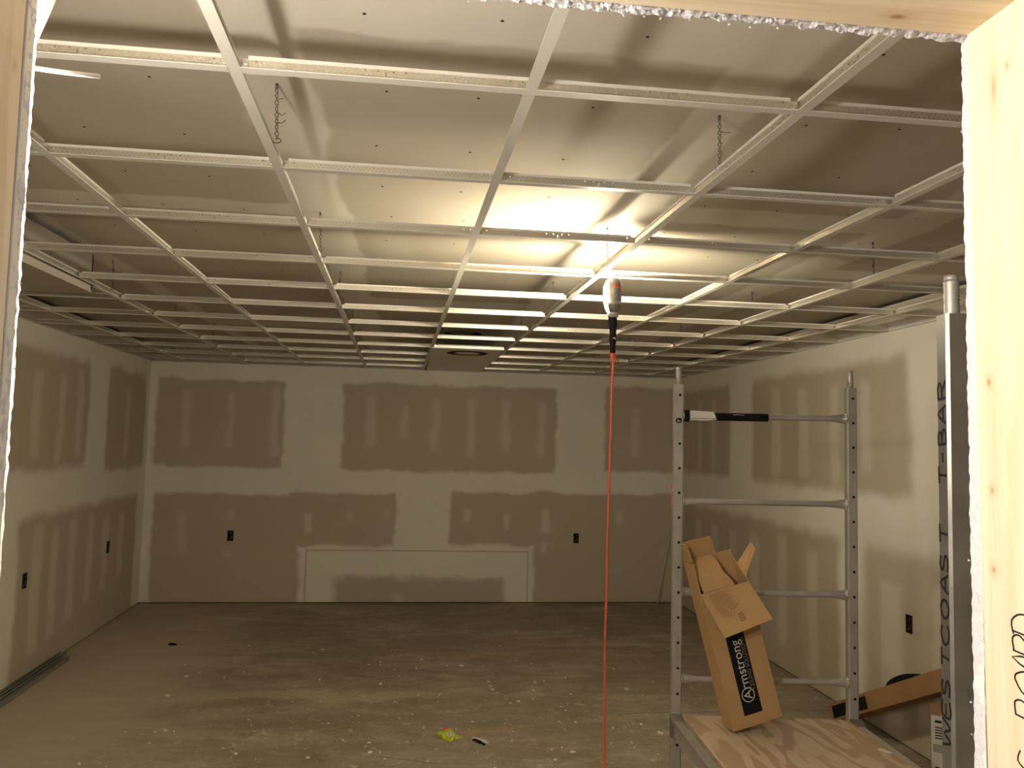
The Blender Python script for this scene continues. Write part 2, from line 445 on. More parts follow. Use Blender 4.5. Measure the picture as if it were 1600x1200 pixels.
M['header'] = mat_pine('pine_header', 0, [(.505, .780, 2.223, 75, 150, 150, 1.0), (.38, .76, 2.223, 90, 240, 240, .4)], 1.08)

# ================================================================ SETTING
def struct(o, label, cat): return tag(o, label, cat, kind='structure')

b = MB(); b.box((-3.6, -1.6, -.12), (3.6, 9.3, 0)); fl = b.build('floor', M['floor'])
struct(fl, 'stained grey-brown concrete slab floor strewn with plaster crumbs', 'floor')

b = MB()
DUCT = (.40, 7.02, .165)
# ceiling slab with a round duct opening
n = 32
ring = [(DUCT[0]+DUCT[2]*math.cos(2*math.pi*k/n), DUCT[1]+DUCT[2]*math.sin(2*math.pi*k/n)) for k in range(n)]
outer = []
for k in range(n):
    a = 2*math.pi*k/n; ca, sa = math.cos(a), math.sin(a); t = .3/max(abs(ca), abs(sa))
    outer.append((DUCT[0]+ca*t, DUCT[1]+sa*t))
vs = [(x, y, ZC) for x, y in ring] + [(x, y, ZC) for x, y in outer]
b.quadmesh(vs, [(k, (k+1) % n, n+(k+1) % n, n+k) for k in range(n)])
hx0, hx1, hy0, hy1 = DUCT[0]-.3, DUCT[0]+.3, DUCT[1]-.3, DUCT[1]+.3
X0, X1, YA, YZ = -3.1, 3.3, .5, 9.1
for (x0, x1, y0, y1) in ((X0, X1, YA, hy0), (X0, X1, hy1, YZ), (X0, hx0, hy0, hy1), (hx1, X1, hy0, hy1)):
    b.quadmesh([(x0, y0, ZC), (x1, y0, ZC), (x1, y1, ZC), (x0, y1, ZC)], [(0, 1, 2, 3)])
b.box((X0, YA, ZC+.25), (X1, YZ, ZC+.3))
ceil = b.build('ceiling', M['ceil'], recalc=False)
struct(ceil, 'raw plasterboard ceiling with taped joints above the metal grid', 'ceiling')
b = MB()
for x in [-1.35 + .305*k for k in range(14)]:
    for k in range(16):
        y = 1.72 + .41*k
        if abs(x+.4) < .1 or abs(x-.83) < .1: continue
        jx, jy = x+random.uniform(-.03, .03), y+random.uniform(-.012, .012)
        if (jx-DUCT[0])**2+(jy-DUCT[1])**2 < .05: continue
        b.lathe([(0.0001, -.0015), (.0042, -.0012), (.0045, .001)], (jx, jy, ZC), 6)
tag(b.build('screw_heads', M['screw'], ceil), kind='stuff')
b = MB()
b.lathe([(DUCT[2], -.004), (DUCT[2], .2), (0.001, .2)], (DUCT[0], DUCT[1], ZC), 32)
b.build('duct_collar', M['void'], ceil)
b = MB()
b.lathe([(0.001, .012), (.115, .012), (.120, .03), (.120, .06)], (DUCT[0]-.01, DUCT[1]+.02, ZC), 28)
b.build('duct_cap', M['duct'], ceil)

GAP = .010; TOPG = .022
b = MB(); b.box((-2.95, YB, GAP), (3.1, YB+.013, ZC-TOPG)); wb = b.build('wall_back', M['back'])
struct(wb, 'far plasterboard wall with pale taped joints and raw paper fields', 'wall')
b = MB(); x0, x1, zt = -1.085, 1.268, .545
b.hexa([(x0, YB-.006, .012), (x1, YB-.006, .012), (x1, YB, .012), (x0, YB, .012), (x0+.004, YB-.006, zt), (x1-.004, YB-.006, zt), (x1-.004, YB, zt), (x0+.004, YB, zt)])
b.build('patch_panel', M['patch'], wb)['label'] = 'low wide plasterboard patch set into the far wall'
b = MB()
for a, c in (((x0-.012, YB-.003, .012), (x0, YB, zt+.012)), ((x1, YB-.003, .012), (x1+.012, YB, zt+.012)), ((x0, YB-.003, zt), (x1, YB, zt+.012))): b.box(a, c)
b.build('patch_joint', plain('dusty_joint', (.52, .47, .38), .9), wb)

b = MB()
def lwall(z0, z1, t=.013):
    y0, y1 = .822, YB
    b.hexa([(WLX(y0)-t, y0, z0), (WLX(y0), y0, z0), (WLX(y1), y1, z0), (WLX(y1)-t, y1, z0), (WLX(y0)-t, y0, z1), (WLX(y0), y0, z1), (WLX(y1), y1, z1), (WLX(y1)-t, y1, z1)])
lwall(GAP, ZC-TOPG); wl = b.build('wall_left', M['left'])
struct(wl, 'left plasterboard wall with vertical smears of joint compound', 'wall')
b = MB(); b.box((XR, .822, GAP), (XR+.013, YB, ZC-TOPG)); wr = b.build('wall_right', M['right'])
struct(wr, 'right plasterboard wall behind the scaffold with patchy compound', 'wall')

BACKING = plain('dark_backing', (.05, .042, .035), .9, 0, .2, 4)  # dark slabs added unseen behind the walls so the board gaps stay black
for par, a, c in ((wb, (-3.2, YB+.10, -.1), (3.4, YB+.14, ZC+.32)), (wl, (-3.18, .70, -.1), (-3.14, YB+.14, ZC+.32)), (wr, (XR+.10, .70, -.1), (XR+.14, YB+.14, ZC+.32))):
    b = MB(); b.box(a, c); b.build('added_backing', BACKING, par)
# boxed soffit along the left wall
b = MB()
b.box((XBULK-.013, YF, ZBULK), (XBULK, YBULK, ZC-.03))
b.box((-2.62, YBULK-.013, ZBULK), (XBULK, YBULK, ZC-.03))
b.box((-2.60, YF, ZBULK-.013), (XBULK, YBULK, ZBULK))
so = b.build('wall_soffit', M['soffit'])
struct(so, 'boxed plasterboard soffit dropping below the grid on the left', 'soffit')

# near wall with the rough door opening
XL_, XR_, ZH = -.388, .6085, 2.223
wf = empty('wall_front', (0, .76, 0)); struct(wf, 'near stud wall with an untrimmed rough door opening', 'wall')
def wpart(bm_, name, mat):
    o = bm_.build(name, mat); o.parent = wf; o.matrix_parent_inverse = Matrix.Translation((0, -.76, 0)); return o
b = MB()
b.box((-3.0, .806, 0), (XL_+.001, YF, ZC+.02)); b.box((XR_+.004, .806, 0), (3.2, YF, ZC+.02)); b.box((XL_, .806, ZH+.006), (XR_+.004, YF, ZC+.02))
b.box((-3.0, .70, 0), (XL_-.04, .80, ZC+.3)); b.box((XR_+.05, .70, 0), (3.2, .80, ZC+.3)); b.box((XL_-.04, .70, ZH+.09), (XR_+.05, .80, ZC+.3))
wpart(b, 'plasterboard', M['front'])
b = MB(); b.box((XL_-.038, .712, 0), (XL_, .803, ZH+.04)); wpart(b, 'jamb_stud', M['jamb_l'])
b = MB(); x0, x1 = .6165+.0150, .6035
b.hexa([(x0-.002, .705, 0), (x0+.04, .705, 0), (x0+.04, .803, 0), (x0-.002, .803, 0), (x1, .705, ZH), (x1+.04, .705, ZH), (x1+.04, .803, ZH), (x1, .803, ZH)])
def jambx(z): return (x0-.002) + (x1-(x0-.002))*z/ZH
jr = wpart(b, 'jamb_stud', M['jamb_r'])
b = MB(); b.box((XL_-.04, .708, ZH), (x1+.05, .803, ZH+.09)); wpart(b, 'header', M['header'])
# torn gypsum edge around the opening
b = MB()
def torn(p0, p1, inn, seed, amp=.0035, bias=0.0):
    p0, p1, inn = Vector(p0), Vector(p1), Vector(inn)
    N = int((p1-p0).length/.0035); rows = [.8055, .809, .8135, .818, .8225, .8245]
    vs = []
    for i in range(N+1):
        p = p0.lerp(p1, i/N)
        for k, y in enumerate(rows):
            q = Vector((p.x*95, p.z*95, y*300+seed*17))
            d = mnoise.noise(q)*amp + mnoise.noise(q*.22)*amp*.7 + mnoise.noise(q*2.3)*amp*.5
            if k == len(rows)-1: d -= .006
            if k == 0: d = d*.4-.001
            o_ = p + inn*(d+bias); yy = y + mnoise.noise(q*1.3+Vector((9, 3, 1)))*.0012
            vs.append((o_.x, yy, o_.z))
    K = len(rows)
    b.quadmesh(vs, [(i*K+k, i*K+k+1, (i+1)*K+k+1, (i+1)*K+k) for i in range(N) for k in range(K-1)], 0, False)
torn((XL_, 0, 0), (XL_, 0, ZH+.01), (1, 0, 0), 1, .0018, .0008)
torn((XR_+.009, 0, 0), (XR_+.0025, 0, ZH+.01), (-1, 0, 0), 2, .0014, .0012)
torn((XL_, 0, ZH+.004), (XR_+.004, 0, ZH+.004), (0, 0, -1), 3, .0032, .0024)
for k in range(18):      # loose chips of gypsum and paper
    t = random.random(); s = random.uniform(.001, .0024)
    if t < .5: c = (random.uniform(-.1, .6), .8225, ZH+.0005-random.random()*.003)
    elif t < .75: c = (XR_+.001, .8225, random.uniform(1.3, 2.2))
    else: c = (XL_+.003, .8225, random.uniform(1.6, 2.2))
    pts = [Vector((random.uniform(-1, 1), random.uniform(-1, 1), random.uniform(-1, 1))).normalized()*s*random.uniform(.7, 1.3)+Vector(c) for _ in range(8)]
    b.hexa(pts)
wpart(b, 'gypsum_edge', M['gyp'])
# torn face paper hanging off the left edge, glowing against the hidden lamp
pm = NT('torn_face_paper')
tn = pm.new('ShaderNodeBsdfTranslucent'); df = pm.new('ShaderNodeBsdfDiffuse'); mxs = pm.new('ShaderNodeMixShader')
pn = pm.noise(pm.coord(), 120, 3).outputs[0]
pcol = pm.mix(pn, (.78, .74, .68), (.9, .87, .82))
pm.L(pcol, tn.inputs[0]); pm.L(pcol, df.inputs[0]); mxs.inputs[0].default_value = .55
pm.L(df.outputs[0], mxs.inputs[1]); pm.L(tn.outputs[0], mxs.inputs[2]); pm.L(mxs.outputs[0], pm.out.inputs[0])
b = MB(); N = 420; vs = []
for i in range(N+1):
    z = .9+(ZH-.01-.9)*i/N
    d = .0035+.0045*abs(mnoise.noise(Vector((z*70, 3, 1))))+.004*max(0, mnoise.noise(Vector((z*17, 8, 2))))
    xo = XL_+.0004+.0016*mnoise.noise(Vector((z*90, 1, 5)))
    vs += [(xo-.0004, .8222, z), (xo+.0006, .8222+d, z)]
b.quadmesh(vs, [(2*i, 2*i+1, 2*i+3, 2*i+2) for i in range(N)])
wpart(b, 'paper_fringe', pm.mat)
b = MB(); vs = []
for j in range(9):
    t = j/8; z = 2.1435+(2.232-2.1435)*t
    for i in range(5):
        u = i/4; w_ = .034*t**1.15+.0006
        vs.append((-.3885-.001*t+w_*u, .8255+.010*math.sin(u*2.2+t*2)*t+.004*u, z+.0015*math.sin(u*5)))
b.quadmesh(vs, [(j*5+i, j*5+i+1, (j+1)*5+i+1, (j+1)*5+i) for j in range(8) for i in range(4)], 0, True)
wpart(b, 'paper_flap', pm.mat)

# wall angle mouldings
def moulding(name, p0, p1, inw, label):
    p0, p1, w = Vector(p0), Vector(p1), Vector(inw)
    b = MB(); t = .001
    def slab(a, c, d1, d2):
        b.hexa([a, c, c+d1, a+d1, a+d2, c+d2, c+d1+d2, a+d1+d2])
    slab(p0, p1, w*.022, Vector((0, 0, t)))
    slab(p0, p1, w*t, Vector((0, 0, .022)))
    struct(b.build(name, M['paint']), label, 'trim')
moulding('trim_1', (WLX(YB), YB, ZG), (XR, YB, ZG), (0, -1, 0), 'thin white wall angle along the top of the far wall')
moulding('trim_2', (WLX(YBULK), YBULK, ZG), (WLX(YB), YB, ZG), (1, 0, 0), 'thin white wall angle along the left wall')
moulding('trim_3', (XR, YF, ZG), (XR, YB, ZG), (-1, 0, 0), 'thin white wall angle along the right wall')
moulding('trim_4', (XBULK, YF, ZG), (XBULK, YBULK, ZG), (1, 0, 0), 'thin white wall angle along the side of the boxed soffit')

# ================================================================ CEILING GRID
grid = empty('ceiling_grid', (0, 4.5, ZG))
tag(grid, 'suspended grid of white perforated metal tees without tiles', 'ceiling grid')
GI = Matrix.Translation((0, -4.5, -ZG))
tee_cache = {}
def tee_mesh(L, kind):
    key = (round(L, 3), kind)
    if key in tee_cache: return tee_cache[key]
    H = .036 if kind == 'main' else .031
    b = MB(); h = L/2
    b.box((-h, -.012, 0), (h, .012, .0012), 0)
    b.box((-h, -.0012, .0012), (h, .0012, H-.0072), 1)
    e = .0 if kind == 'main' else .013
    b.box((-h+e, -.0032, H-.0072), (h-e, .0035, H), 0)
    b.box((-h, -.0128, .0), (h, -.012, .0022), 0); b.box((-h, .012, .0), (h, .0128, .0022), 0)
    me_o = b.build('tee', [M['paint'], M['web']]); me = me_o.data; COL.objects.unlink(me_o); bpy.data.objects.remove(me_o)
    tee_cache[key] = me; return me
cb = MB()
cb.box((-.0032, -.003, .006), (.010, -.0014, .024)); cb.box((-.0032, .0014, .006), (.010, .003, .024)); cb.box((.002, -.0042, .012), (.007, .0042, .017)); cb.box((-.004, -.006, .009), (-.0015, .006, .022))
clip_o = cb.build('end_clip', M['clip']); clip_me = clip_o.data; COL.objects.unlink(clip_o); bpy.data.objects.remove(clip_o)
def tee(p0, p1, kind, z=0.0, clips=True):
    p0, p1 = Vector(p0), Vector(p1); L = (p1-p0).length
    o = link({'main': 'main_tee', 'cross': 'cross_tee', 'short': 'short_tee'}[kind], tee_mesh(L, kind), grid)
    o.matrix_parent_inverse = GI
    mid = (p0+p1)/2
    o.location = (mid.x, mid.y, ZG+z); o.rotation_euler = (0, 0, math.atan2(p1.y-p0.y, p1.x-p0.x))
    if clips and kind != 'main':
        for s in (-1, 1):
            c = link('end_clip', clip_me, o)
            c.location = (s*(L/2-.003), 0, 0); c.rotation_euler = (0, 0, 0 if s < 0 else math.pi)
    return o
MAINS = (-1, 1, 3, 5)
NR = 12
for i in MAINS:
    ys = YF+.004
    tee((LX(i, ys), ys, 0), (LX(i, YB-.003), YB-.003, 0), 'main')
G = .0135
for j in range(-1, NR):
    y = RY(j)
    for a, c in ((-1, 1), (1, 3), (3, 5)):
        xa, xc = LX(a, y)+G, LX(c, y)-G
        if (a, c) == (1, 3) and j > 8:      # the diffuser panel takes these bays
            tee((xa, y, 0), (LX(2, y)-G, y, 0), 'short'); continue
        tee((xa, y, .0004), (xc, y, .0004), 'cross')
    tee((LX(5, y)+G, y, .0004), (XR-.003, y, .0004), 'cross', clips=False)
    if y > YBULK: tee((WLX(y)+.003, y, .0004), (LX(-1, y)-G, y, .0004), 'cross', clips=False)
for i in (-2, 0, 2, 4, 6):
    for j in range(-1, NR):
        y0, y1 = RY(j)+G, (RY(j+1)-G if j < NR-1 else YB-.003)
        if i == -2:
            if y1 < YBULK: continue
            y0 = max(y0, YBULK+.003)
        if i == 2 and j >= 8: continue
        if i == 6 and False: continue
        tee((LX(i, y0), y0, .0008), (LX(i, y1), y1, .0008), 'short')
# far end of the centre line where the panel sits
for y0, y1 in ((RY(8)+G, YB-.003),):
    tee((LX(2, y0), y0, .0008), (LX(2, y1), y1, .0008), 'short')

# lay-in diffuser panel
y0, y1 = RY(8)+.006, RY(10)+.01
px0, px1 = LX(2, 7)+.004, LX(3, 7)-.016
dp = empty('diffuser_panel', ((px0+px1)/2, (y0+y1)/2, ZG))
tag(dp, 'flat white panel with a round black slot at the far end of the grid', 'panel')
PI_ = Matrix.Translation(-dp.location)
b = MB(); b.box((px0, y0, ZG-.004), (px1, y1, ZG+.004)); o = b.build('panel_sheet', M['white']); o.parent = dp; o.matrix_parent_inverse = PI_
b = MB()
for rr0, rr1 in ((.11, .175),):
    b.lathe([(rr0, -.0055), (rr1, -.0055), (rr1, -.003)], ((px0+px1)/2+.02, RY(8)+.30, ZG), 32)
o = b.build('air_slot', M['void'], None); o.parent = dp; o.matrix_parent_inverse = PI_
b = MB(); b.box((px0, RY(10)+.03, ZG-.002), (px1, YB-.03, ZG+.003)); o = b.build('panel_sheet', M['white']); o.parent = dp; o.matrix_parent_inverse = PI_

# hanger wires twisted between ceiling and runners
ORD = ['first', 'second', 'third', 'fourth', 'fifth', 'sixth', 'seventh']
RUN = {-1: 'leftmost', 1: 'second', 3: 'third', 5: 'rightmost'}
def hanger(i, k, seed):
    rnd = random.Random(seed)
    y = 2.12 + 1.2192*k + rnd.uniform(-.02, .02); x = LX(i, y)+.006
    b = MB(); N = 44; z1, z0 = ZC, ZG+.036
    lean = rnd.uniform(-.012, .012)
    for ph in (0, math.pi):
        pts = []
        for q in range(N+1):
            t = q/N; a = t*math.pi*9 + ph
            r = .0026 + .0022*math.sin(t*17+seed)**2
            if t < .12: r *= t/.12
            pts.append((x+lean*t+r*math.cos(a), y+r*math.sin(a), z1+(z0-z1)*t))
        b.tube(pts, .0013, 5)
    pts = [(x+lean+.012*math.sin(a), y+.004*math.cos(a), z0+.006-.016*(1-math.cos(a))/2) for a in [2*math.pi*q/14 for q in range(13)]]
    b.tube(pts, .0013, 5)
    for q in range(3):      # cut wire ends
        zz = z1-(z1-z0)*(.3+.2*q); dx = rnd.uniform(-.03, .03)
        b.tube([(x+lean*.5, y, zz), (x+lean*.5+dx*.6, y-.006, zz+rnd.uniform(-.012, .004)), (x+lean*.5+dx, y-.012, zz+rnd.uniform(-.02, .008))], .0011, 4)
    b.tube([(x, y, z1), (x, y, z1-.012)], .004, 8)
    o = b.build('hanger_wire', M['wire'])
    tag(o, 'twisted hanger wire over the %s long runner, %s one from the doorway' % (RUN[i], ORD[k]), 'wire', 'hanger wires of the ceiling grid')
sd = 1
for i in MAINS:
    for k in range(6):
        if i == -1 and k < 2: continue
        hanger(i, k if i != -1 else k, sd); sd += 1

# ================================================================ WORK LIGHTS
def work_light(name, loc, aim, boff, label, bulb_mat, hook_pts, hook_mat):
    """origin at the top of the shield; the shield opens towards angle `aim`."""
    w = empty(name, loc); tag(w, label, 'work light', 'caged work lights')
    H = .150
    back = aim+math.pi
    b = MB()
    pr = [(.006, .0), (.022, -.004), (.031, -.016), (.034, -.035), (.034, -.115), (.038, -.120), (.038, -.126), (.031, -.145), (.022, -.158)]
    b.lathe(pr, (0, 0, 0), 14, 0, back-math.radians(92), back+math.radians(92))
    pr2 = [(r-.0022, z-.001) for r, z in pr]
    sh = b.build('shield', M['shield'], w, recalc=False)
    b = MB(); b.lathe(pr2, (0, 0, 0), 14, 0, back-math.radians(92), back+math.radians(92)); b.build('reflector', M['reflector'], w, recalc=False)
    b = MB()
    b.lathe([(.0346, -.050), (.0346, -.112)], (0, 0, 0), 12, 0, back-math.radians(55), back+math.radians(55)); b.build('warning_label', M['label'], sh, recalc=False)
    b = MB()
    b.lathe([(.0347, -.038), (.0347, -.050)], (0, 0, 0), 12, 0, back-math.radians(55), back+math.radians(55)); b.build('red_band', M['redband'], sh, recalc=False)
    b = MB()
    for k in range(7):
        zz = -.056-.0075*k
        b.lathe([(.0349, zz), (.0349, zz-.0022)], (0, 0, 0), 10, 0, back-math.radians(44-6*(k % 3)), back+math.radians(46-9*((k*5) % 4))) 
    b.build('label_print', M['ink'], sh, recalc=False)
    b = MB()
    ox, oy = math.cos(boff)*.020, math.sin(boff)*.020
    b.lathe([(.001, -.030), (.012, -.033), (.020, -.044), (.024, -.058), (.023, -.085), (.017, -.108), (.013, -.125), (.013, -.14)], (ox, oy, 0), 16)
    b.build('bulb', bulb_mat, w)
    b = MB()
    for k in range(5):      # wire cage on the open side
        a = aim+math.radians(-80+40*k)
        c, s = math.cos(a), math.sin(a)
        b.tube([(.008*c, .008*s, -.001), (.030*c, .030*s, -.014), (.043*c, .043*s, -.045), (.043*c, .043*s, -.105), (.034*c, .034*s, -.140), (.024*c, .024*s, -.158)], .0014, 5)
    for zz in (-.05, -.1):
        b.tube([(.0435*math.cos(aim+math.radians(q)), .0435*math.sin(aim+math.radians(q)), zz) for q in range(-90, 91, 15)], .0014, 5)
    b.build('cage', M['clip'], w)
    b = MB()
    b.lathe([(.001, -.150), (.021, -.152), (.024, -.160), (.024, -.172), (.017, -.178)], (0, 0, 0), 16); b.build('collar', M['greypl'], w)
    b = MB()
    b.lathe([(.017, -.172), (.0165, -.180), (.0185, -.195), (.019, -.212), (.0155, -.226), (.0145, -.245), (.016, -.265), (.015, -.285), (.012, -.300), (.0125, -.325), (.011, -.333), (.001, -.334)], (0, 0, 0), 16)
    hd = b.build('handle', M['blackpl'], w)
    b = MB()
    aa = aim-.2
    b.lathe([(.0175, -.172), (.0205, -.178), (.0205, -.205), (.017, -.216)], (0, 0, 0), 8, 0, aa-math.radians(55), aa+math.radians(55))
    b.build('switch_pad', M['greypl'], hd, recalc=False)
    b = MB()
    b.tube([(.004*math.cos(back)-.008, .0125*math.sin(back), -.272), (.004, -.0157, -.268), (.009, -.0145, -.274)], .0035, 6)
    b.build('white_mark', M['white'], hd)
    b = MB(); b.tube(hook_pts, .0024, 6); b.build('hook', hook_mat, w)
    return w
L1 = Vector((.843, 3.375, CAMZ+.722))
work_light('work_light', L1, math.radians(127), math.radians(155), 'lit caged work light with black handle hanging below the grid', M['bulb1'],
    [(0, 0, -.004), (-.004, 0, .012), (-.022, 0, .026), (-.030, 0, .05), (-.040, 0, .066), (-.054, 0, .058), (-.056, 0, .042)], M['clip'])
L2 = Vector((-.545, .885, CAMZ+.335))
work_light('work_light', L2, math.radians(14), math.radians(14), 'lit work light hooked just behind the left jamb, only its bright hook showing', M['bulb2'],
    [(0, 0, -.004), (.0, 0, .02), (.05, -.015, .033), (.112, -.026, .041), (.128, -.026, .0405), (.14, -.026, .0385), (.165, -.026, .0365), (.207, -.026, .0345)], M['white'])

# orange cord
CORD = []
for (x, y, z) in [(.846, 3.4, CAMZ+.395), (.848, 3.4, CAMZ+.36), (.846, 3.4, CAMZ+.25), (.843, 3.4, CAMZ+.03), (.840, 3.4, CAMZ-.19), (.8365, 3.4, CAMZ-.41), (.836, 3.4, CAMZ-.62), (.832, 3.4, CAMZ-.84), (.836, 3.4, CAMZ-1.11), (.838, 3.4, CAMZ-1.37), (.835, 3.4, .16), (.82, 3.38, .04), (.76, 3.2, .006), (.62, 2.7, .006), (.60, 2.1, .006), (.42, 1.5, .006)]:
    CORD.append(Vector((x-.002 if z > .2 else x, y-.02, z)))
def spline(pts, sub=6):
    out = []
    for i in range(len(pts)-1):
        p0, p1, p2, p3 = pts[max(i-1, 0)], pts[i], pts[i+1], pts[min(i+2, len(pts)-1)]
        for k in range(sub):
            t = k/sub
            out.append(.5*((2*p1)+(p2-p0)*t+(2*p0-5*p1+4*p2-p3)*t*t+(3*p1-p0-3*p2+p3)*t**3))
    out.append(pts[-1]); return out
ec = empty('extension_cord', (CORD[0].x, CORD[0].y, 0)); tag(ec, 'orange extension cord hanging straight down from the work light', 'cord')
EI = Matrix.Translation(-ec.location)
b = MB(); b.tube(spline(CORD), .0052, 8); o = b.build('cable', M['cord']); o.parent = ec; o.matrix_parent_inverse = EI
c0 = CORD[0]
b = MB(); b.lathe([(.001, .012), (.013, .01), (.014, -.005), (.010, -.02), (.006, -.04)], c0, 14); o = b.build('socket', M['cord']); o.parent = ec; o.matrix_parent_inverse = EI
b = MB(); b.tube([c0+Vector(p) for p in [(.008, 0, .0), (.013, 0, -.02), (.014, 0, -.036), (.020, 0, -.043), (.026, 0, -.038), (.025, 0, -.030)]], .003, 6); o = b.build('cord_loop', M['cord']); o.parent = ec; o.matrix_parent_inverse = EI

# ================================================================ LETTER STROKES
GL = {
 'W': [[(0,1),(.18,0),(.38,.75),(.58,0),(.8,1)]], 'E': [[(.62,.98),(.05,1),(0,0),(.65,.02)],[(.02,.52),(.5,.55)]],
 'S': [[(.6,.9),(.3,1),(.05,.8),(.15,.58),(.5,.45),(.62,.22),(.35,0),(0,.1)]], 'T': [[(0,.97),(.7,1)],[(.36,.98),(.33,0)]],
 'C': [[(.65,.85),(.4,1),(.1,.8),(0,.45),(.15,.1),(.45,0),(.68,.18)]], 'O': [[(.35,1),(.08,.8),(0,.45),(.15,.08),(.42,0),(.65,.25),(.68,.65),(.5,.95),(.35,1)]],
 'A': [[(0,0),(.35,1),(.7,0)],[(.14,.36),(.58,.4)]], '-': [[(.05,.48),(.55,.5)]],
 'B': [[(.05,0),(0,1)],[(0,.98),(.4,1),(.55,.8),(.4,.58),(.02,.52)],[(.3,.55),(.62,.42),(.62,.12),(.35,0),(.04,.02)]],
 'R': [[(.05,0),(0,1)],[(0,.96),(.42,1),(.58,.78),(.4,.55),(.02,.48)],[(.25,.5),(.66,0)]],
 'D': [[(.05,0),(.02,1)],[(-.08,.95),(.35,1),(.68,.7),(.62,.25),(.3,0),(.0,.03)]],
 'N': [[(0,0),(.05,1),(.55,.05),(.6,1)]],
}
def stroke_ribbon(b, pts, w, org, ex, ey, nrm):
    """flat pen stroke on the plane org + ex*u + ey*v, raised along nrm"""
    P = [org + ex*u + ey*v for u, v in pts]
    P = spline(P, 3) if len(P) > 2 else P
    vs = []
    for i, p in enumerate(P):
        t = (P[min(i+1, len(P)-1)]-P[max(i-1, 0)]).normalized()
        s = nrm.cross(t)*w/2
        vs += [p+s, p-s]
    lo = [v + nrm*.0001 for v in vs]; hi = [v + nrm*.0005 for v in vs]
    n_ = len(vs)
    b.quadmesh(hi, [(2*i, 2*i+1, 2*i+3, 2*i+2) for i in range(len(P)-1)])
    b.quadmesh(lo, [(2*i, 2*i+2, 2*i+3, 2*i+1) for i in range(len(P)-1)])

# writing on the right jamb, reading upwards
b = MB()
for ch, z, y, h, wd in (('B', 1.489, .716, .049, .030), ('O', 1.511, .716, .048, .036), ('A', 1.535, .717, .050, .029), ('R', 1.552, .722, .043, .030), ('D', 1.571, .718, .048, .030)):
    X = jambx(z)
    ex = Vector(((jambx(z+.01)-jambx(z))/.01, 0, 1)).normalized()*wd; ey = Vector((0, h*.92, 0)) + Vector((0, 0, wd*.12))
    for st in GL[ch]: stroke_ribbon(b, st, .0017, Vector((X-.0002, y, z)), ex, ey, Vector((-1, 0, 0)))
z = 1.425
for st in ([(0, .1), (.1, .9), (.35, .6), (.5, .95), (.75, .8)],):
    stroke_ribbon(b, st, .0017, Vector((jambx(z)-.0002, .735, z)), Vector((0, 0, .045)), Vector((0, .026, 0)), Vector((-1, 0, 0)))
o = b.build('marker_lettering', M['ink']); o.parent = jr; o.matrix_parent_inverse = Matrix.Translation((0, -.76, 0)) 
o.matrix_parent_inverse = (wf.matrix_basis @ jr.matrix_parent_inverse @ jr.matrix_basis).inverted()

# ================================================================ SCAFFOLD
PST = .041
FL, FR = Vector((1.098, 3.25, 0)), Vector((1.808, 3.15, 0))
NL, NRr = Vector((.985, 1.365, 0)), Vector((1.695, 1.265, 0))
ZT = CAMZ + .252
ang = math.atan2(FR.y-FL.y, FR.x-FL.x)
sc = empty('rolling_scaffold', ((FL.x+NRr.x)/2, (FL.y+NRr.y)/2, 0))
tag(sc, 'galvanised rolling scaffold with round rungs standing right of the cord', 'scaffold')
SI = Matrix.Translation(-sc.location)
ca, sa = math.cos(ang), math.sin(ang)
def loc2(base, x, y, z): return Vector((base.x + x*ca - y*sa, base.y + x*sa + y*ca, z))
def sbuild(b, name, mat, parent=None, smooth=False):
    o = b.build(name, mat)
    o.parent = parent or sc
    o.matrix_parent_inverse = SI if parent is None else (sc.matrix_basis @ SI).inverted() @ Matrix.Identity(4)
    return o
posts = []
